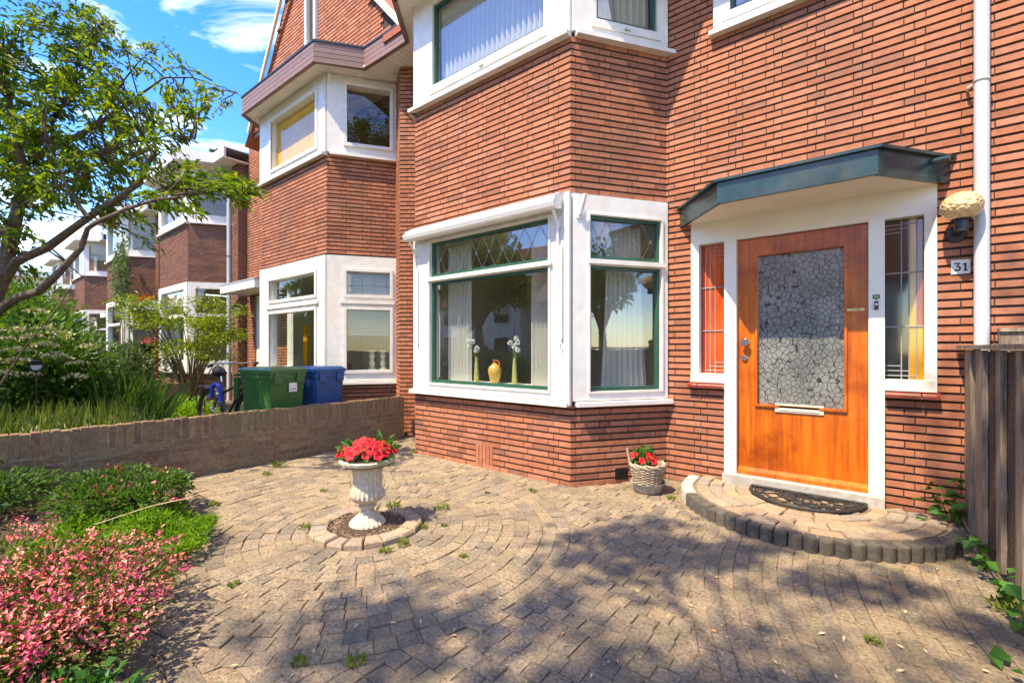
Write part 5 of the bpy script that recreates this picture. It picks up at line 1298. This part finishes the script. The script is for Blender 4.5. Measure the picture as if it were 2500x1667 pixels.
# red-flowered low shrub by the wall
rs, P, D = shrub('rose_bush', (-4.45, .85, .20), (.75, .55, .26), 4600, .042, 'leaf_mid', 'low dark-leaved shrub with fading crimson blooms against the garden wall', 'shrub', 42, lumps=18, stems=16, lump_r=.36)
tops = np.where(P[:, 2] > .22)[0]; gg.shuffle(tops); flowers_on(rs, P, D, 26, 'petal_dark', .026, 5, per=14, spread=.02, pick=tops)
flowers_on(rs, P, D, 22, 'petal_pink', .022, 6, per=9, spread=.018, pick=tops[60:])
shrub('rose_bush', (-5.0, .0, .22), (.5, .75, .26), 2600, .045, 'leaf_mid', 'leafy low shrub without blooms in the corner by the garden wall', 'shrub', 46, lumps=14, stems=12)
# feathery ground cover
gcv = thing('ground_cover', (-3.7, .75, 0), 'bright green feathery ground cover between the azalea and the crimson shrub', 'ground cover')
g = np.random.default_rng(8); n = 6500; a = g.uniform(0, 2*np.pi, n); r = np.sqrt(g.random(n)); X = -3.72+.58*r*np.cos(a); Y = .72+.47*r*np.sin(a)
lump = .09+.08*np.sin(X*9+1)*np.cos(Y*11)+.07*(1-r); Z = np.clip(lump*g.uniform(.5, 1, n), .02, None)
leaf_obj('foliage', [leaves('f', np.stack([X, Y, Z], 1), np.stack([g.normal(0, .6, n), g.normal(0, .6, n), np.full(n, .8)], 1), .055, 'leaf_bright', wr=.22)], 'leaf_bright', gcv)
m = MB(); m.tube([(-3.95, .62, .15), (-3.7, .85, .26), (-3.45, 1.02, .33)], .003, 4); m.build('dry_stalk', 'litter', gcv)
# broad leaves in the near corner
bl_, P, D = shrub('leafy_plant', (-2.06, .22, .10), (.24, .22, .15), 260, .046, 'leaf_ivy', 'broad-leaved green plant sprouting at the foot of the azalea', 'plant', 44, wr=.8, stems=8)
bl_, P, D = shrub('leafy_plant', (-2.5, -.28, .14), (.35, .3, .22), 500, .055, 'leaf_mid', 'broad-leaved plant half hidden under the azalea blossom', 'plant', 45, wr=.8, stems=8)
# neighbour's garden
def grass(name, x0, x1, y0, y1, n, h, w, material, label, cat, seed, lean=.35, z0=0.):
    t = thing(name, ((x0+x1)/2, (y0+y1)/2, z0), label, cat); g = np.random.default_rng(seed)
    Pp = np.stack([g.uniform(x0, x1, n), g.uniform(y0, y1, n), np.full(n, z0)], 1); Dd = np.stack([g.normal(0, lean, n), g.normal(0, lean, n), np.ones(n)], 1)
    leaf_obj('blades', [leaves('g', Pp, Dd, h, material, wr=w, rand=.08, fold=.01, sizevar=.4)], material, t); return t, Pp, Dd
MB().box(-10.9, -5.42, -2.1, 4.5, -.045, .05).build('garden_soil', 'earth', kind='structure')
MB().box(-17.2, -11.0, -2.1, 4.5, -.045, .045).build('garden_soil', 'earth', kind='structure')
lv, P, D = grass('lavender', -7.0, -5.6, -.6, 1.35, 2600, .55, .018, 'leaf_weed', 'strip of pale flowering lavender stalks along the garden wall', 'lavender', 51, .16, .05)
tips_ = P[:500]+D[:500]/np.linalg.norm(D[:500], axis=1)[:, None]*.5
leaf_obj('flower_spikes', [leaves('s', tips_, D[:500], .06, 'petal_cream', wr=.18, rand=.1)], 'petal_cream', lv, kind='stuff')
P2 = np.stack([rng.uniform(-7.0, -5.55, 5000), rng.uniform(-.6, 1.4, 5000), rng.uniform(.1, .55, 5000)], 1)
leaf_obj('foliage', [leaves('f', P2, rng.normal(0, 1, (5000, 3))+[0, 0, 1], .06, 'leaf_bright', wr=.2)], 'leaf_mid', lv)
grass('iris', -9.0, -7.7, 1.2, 1.9, 420, .8, .03, 'leaf_mid', 'tall clump of arching sword-shaped iris leaves', 'plant', 52, .35, .05)
grass('iris', -9.6, -8.9, .5, 1.1, 220, .75, .03, 'leaf_mid', 'smaller clump of sword leaves beside the cream-flowered shrub', 'plant', 53, .35, .05)
def umbels(parent, P, D, n, seed, rr_=.09, material='petal_cream'):
    g = np.random.default_rng(seed); c_ = P.mean(0); o_ = P-c_; sc_ = o_@np.array([.75, .0, .75])+g.uniform(0, .25, len(P)); order_ = np.argsort(-sc_); Q = []; DD = []; tp = []
    for i in order_:
        if all(np.linalg.norm(P[i]-P[j]) > rr_*1.5 for j in tp): tp.append(i)
        if len(tp) >= n: break
    for i in tp:
        for k in range(80):
            a = g.uniform(0, 6.283); r = rr_*math.sqrt(g.random()); Q.append(P[i]+np.array([r*math.cos(a), r*math.sin(a), .07-3.2*r*r+g.uniform(-.012, .012)])); DD.append((math.cos(a)*r*6+g.normal(0, .5), math.sin(a)*r*6+g.normal(0, .5), 1))
    leaf_obj('flower_heads', [leaves('u', np.array(Q), np.array(DD), .028, material, wr=.9)], material, parent, kind='stuff')
h1, P, D = shrub('hydrangea', (-8.7, .75, .85), (1.3, .95, .95), 5200, .10, 'leaf_mid', 'large climbing hydrangea covered in flat cream flower heads', 'shrub', 61, lumps=22, wr=.65, zb=.05)
umbels(h1, P, D, 24, 1, .12)
shrub('hydrangea', (-7.3, -.35, .62), (.95, .75, .72), 3000, .10, 'leaf_dark', 'dark green leafy shrub in front of the cream-flowered hydrangea', 'shrub', 62, lumps=16, wr=.7, zb=.05)
shrub('hedge_shrub', (-11.9, .6, 1.2), (1.8, 1.2, 1.45), 6500, .11, 'leaf_mid', 'tall green shrub behind the hydrangea near the far garden wall', 'shrub', 63, lumps=22, zb=.05)
shrub('hedge_shrub', (-14.6, .9, 1.4), (2.2, 1.3, 1.6), 6500, .12, 'leaf_mid', 'broad leafy bush farther along the front gardens', 'shrub', 64, lumps=22, zb=.05)
e3, P, D = shrub('elder', (-12.6, 2.45, .85), (1.0, .7, .85), 2600, .12, 'leaf_grey', 'grey-green elder-like shrub before the brown house bay', 'shrub', 65, lumps=16, wr=.3, zb=.05)
shrub('hedge_shrub', (-18.5, 1.3, 1.5), (2.4, 1.3, 1.8), 4600, .14, 'leaf_mid', 'shrub row in front of the climber-covered house', 'shrub', 66, lumps=18)
shrub('hedge_shrub', (-25, 1.0, 1.8), (3.2, 1.5, 2.2), 4200, .18, 'leaf_mid', 'distant garden shrubs before the third brown house', 'shrub', 67, lumps=18)
shrub('hedge_shrub', (-34, .4, 2.4), (4.8, 1.9, 3.0), 4600, .24, 'leaf_mid', 'distant mass of garden greenery at the end of the row', 'shrub', 68, lumps=18)
b4, P, D = shrub('climber', (-18.2, 3.45, 3.3), (.8, .25, 1.6), 1500, .10, 'leaf_grey', 'pale climbing plant straggling up the second brown house', 'climber', 69, lumps=14, base=(-18.3, 3.5, 0))
shrub('low_plant', (-9.3, 2.5, .15), (1.2, .7, .28), 1800, .08, 'leaf_bright', 'low bright green plants around the bicycle wheels', 'plant', 70, lumps=12, zb=.05)
shrub('hedge', (-8.3, -2.5, .6), (3.0, .5, .75), 6000, .09, 'leaf_mid', 'clipped front garden hedge along the pavement', 'hedge', 71, lumps=40)
# hanging pot on a post and window box
ps = thing('hanging_pot', upx(383, 960, 9.9)*Vector((1, 1, 0)) if False else (upx(383, 960, 9.9).x, upx(383, 960, 9.9).y, 0), 'dark hanging pot of pink flowers on a rusty garden post', 'flower pot')
pb = ps.location.copy()
m = MB(); m.tube([(pb.x, pb.y, 0), (pb.x, pb.y, 2.0)], .03, 8); m.build('post', 'terracotta', ps)
pc = upx(366, 845, 9.8); m = MB(); m.tube([(pb.x, pb.y, 1.95), (pc.x, pc.y, 2.02), (pc.x, pc.y, pc.z+.05)], .008, 5); m.build('hook', 'black_metal', ps)
MB().lathe((pc.x, pc.y, pc.z-.10), [(.07, 0), (.12, .06), (.14, .15), (.13, .155)], 18).build('bowl', 'black_metal', ps, smooth=True)
P, D = blob_points((pc.x, pc.y, pc.z+.10), (.17, .17, .10), 260, seed=3); leaf_obj('flowers', [leaves('f', P, D, .05, 'petal_pink')], 'petal_pink', ps)
wbx = upx(358, 735, 12.5); wb_t = thing('window_box', (wbx.x, wbx.y, wbx.z-.2), 'row of crimson flowers in a window box along the white ledge', 'window box')
MB().box(wbx.x-.8, wbx.x+.5, wbx.y-.1, wbx.y+.12, wbx.z-.18, wbx.z-.02).build('trough', 'grey_pipe', wb_t)
MB().box(wbx.x-.85, wbx.x+.55, wbx.y-.12, 4.5, wbx.z-.26, wbx.z-.185).build('ledge', 'white_paint', wb_t)
P, D = blob_points((wbx.x-.15, wbx.y, wbx.z+.02), (.75, .14, .14), 500, seed=4, lumps=16); leaf_obj('flowers', [leaves('f', P, D, .06, 'petal_red')], 'petal_red', wb_t)
for i in range(3):
    q = upx(383-6*i, 860+28*i, 9.6); m = MB(); m.lathe((q.x, q.y, max(.0, q.z-.09)), [(.06, 0), (.075, .09), (.08, .1)], 12)
gl = thing('garden_light', (upx(88, 893, 4.9).x, upx(88, 893, 4.9).y, 0.05), 'round black solar garden light on a stake among the leaves', 'garden light')
gc = upx(88, 893, 4.9); vdir = Vector((gc.x, gc.y, 0)).normalized()
m = MB(); m.tube([(gc.x, gc.y, .05), (gc.x, gc.y, gc.z-.03)], .008, 6); m.build('stake', 'black_metal', gl)
m = MB(); m.tube([gc-vdir*.0+Vector((0, 0, .02)), gc-vdir*.06], [.045, .062], 20); m.torus(gc-vdir*.06, .05, .008, 20, 6, tuple(vdir)); m.build('head', 'black_metal', gl)
m = MB(); m.tube([gc-vdir*.0605, gc-vdir*.063], .043, 18); m.build('lens', 'lead', gl)
# ivy at the fence foot
iv = thing('ivy', (.5, 3.9, 0), 'fresh green ivy creeping along the foot of the plank fence', 'ivy')
P = []; D = []; g = random.Random(77); mb = MB()
for i in range(120):
    f = g.random(); cl = g.choice((0, 0, 0, 1, 2, 2, 3))
    cc = [(.42, 4.40, .22), (.50, 3.95, .10), (.53, 3.40, .08), (.50, 2.75, .05)][cl]; sp = [(.12, .06, .10), (.05, .16, .06), (.04, .12, .05), (.08, .25, .04)][cl]
    P.append((min(.47+.085*(4.44-cc[1]), cc[0]+g.gauss(0, sp[0]*.6)), cc[1]-abs(g.gauss(0, sp[1])), max(.03, cc[2]+g.gauss(0, sp[2])))); D.append((-.5+g.gauss(0, .5), -.5+g.gauss(0, .4), -.1+g.gauss(0, .4)))
mb.tube([(.60, 2.6, .02), (.55, 3.3, .05), (.50, 3.9, .08), (.46, 4.35, .15), (.36, 4.46, .28), (.26, 4.46, .26)], .005, 5); mb.build('stem', 'stem', iv)
leaf_obj('leaves', [leaves('i', np.array(P), np.array(D), .058, 'leaf_ivy', wr=.95, rand=.2)], 'leaf_ivy', iv)
# weeds in the joints
g = random.Random(99); wsp = [(upx(x, y_, 1)) for x, y_ in ()]
def ground_px(px, py): 
    d = upx(px, py, 1)-Vector((0, 0, 1.29)); t = -1.29/d.z; return d*t
for i, (px, py, sz) in enumerate(((745, 1290, .05), (680, 1140, .10), (735, 1118, .05), (790, 1200, .04), (1012, 1105, .07), (985, 1330, .06), (1080, 1245, .07), (960, 1240, .08), (1085, 1285, .03), (1035, 1290, .04), (1300, 1200, .04), (520, 1235, .06), (430, 1310, .06), (1190, 1205, .03), (2225, 1360, .05), (2130, 1570, .04), (1640, 1220, .05), (570, 1430, .04), (870, 1620, .05), (730, 1620, .04), (1725, 1250, .03), (940, 1350, .05), (2440, 1400, .1), (2470, 1500, .12), (650, 1160, .06), (1130, 1360, .03))):
    c0 = ground_px(px, py); t = thing('weed', (c0.x, c0.y, 0), 'small weed sprouting from a joint in the paving', 'weed', 'weeds in the paving joints'); n = 60
    a = rng.uniform(0, 6.28, n); r = sz*.6*np.sqrt(rng.random(n)); Pp = np.stack([c0.x+r*np.cos(a), c0.y+r*np.sin(a), rng.uniform(0, .4, n)*sz], 1)
    leaf_obj('leaves', [leaves('w', Pp, np.stack([np.cos(a)*.6, np.sin(a)*.6, np.full(n, .7)], 1), sz*.32+.008, 'leaf_weed', wr=.35)], 'leaf_weed', t)
# fallen leaves and petals
g = np.random.default_rng(3); n = 210; Q = []
while len(Q) < n:
    p = ground_px(g.uniform(300, 2480), g.uniform(1130, 1660))
    if p.y < 3.6 and p.x < .5 and not inside(bed_poly, p.x, p.y): Q.append((p.x, p.y, .010))
DD = g.normal(0, 1, (n, 3)); DD[:, 2] *= .12
leaf_obj('fallen_leaves', [leaves('l', np.array(Q), DD, .027, 'litter', wr=.35, rand=.05, fold=.03, sizevar=.6)], 'litter', None, kind='stuff')
# parked car across the yard, mirrored in the panes
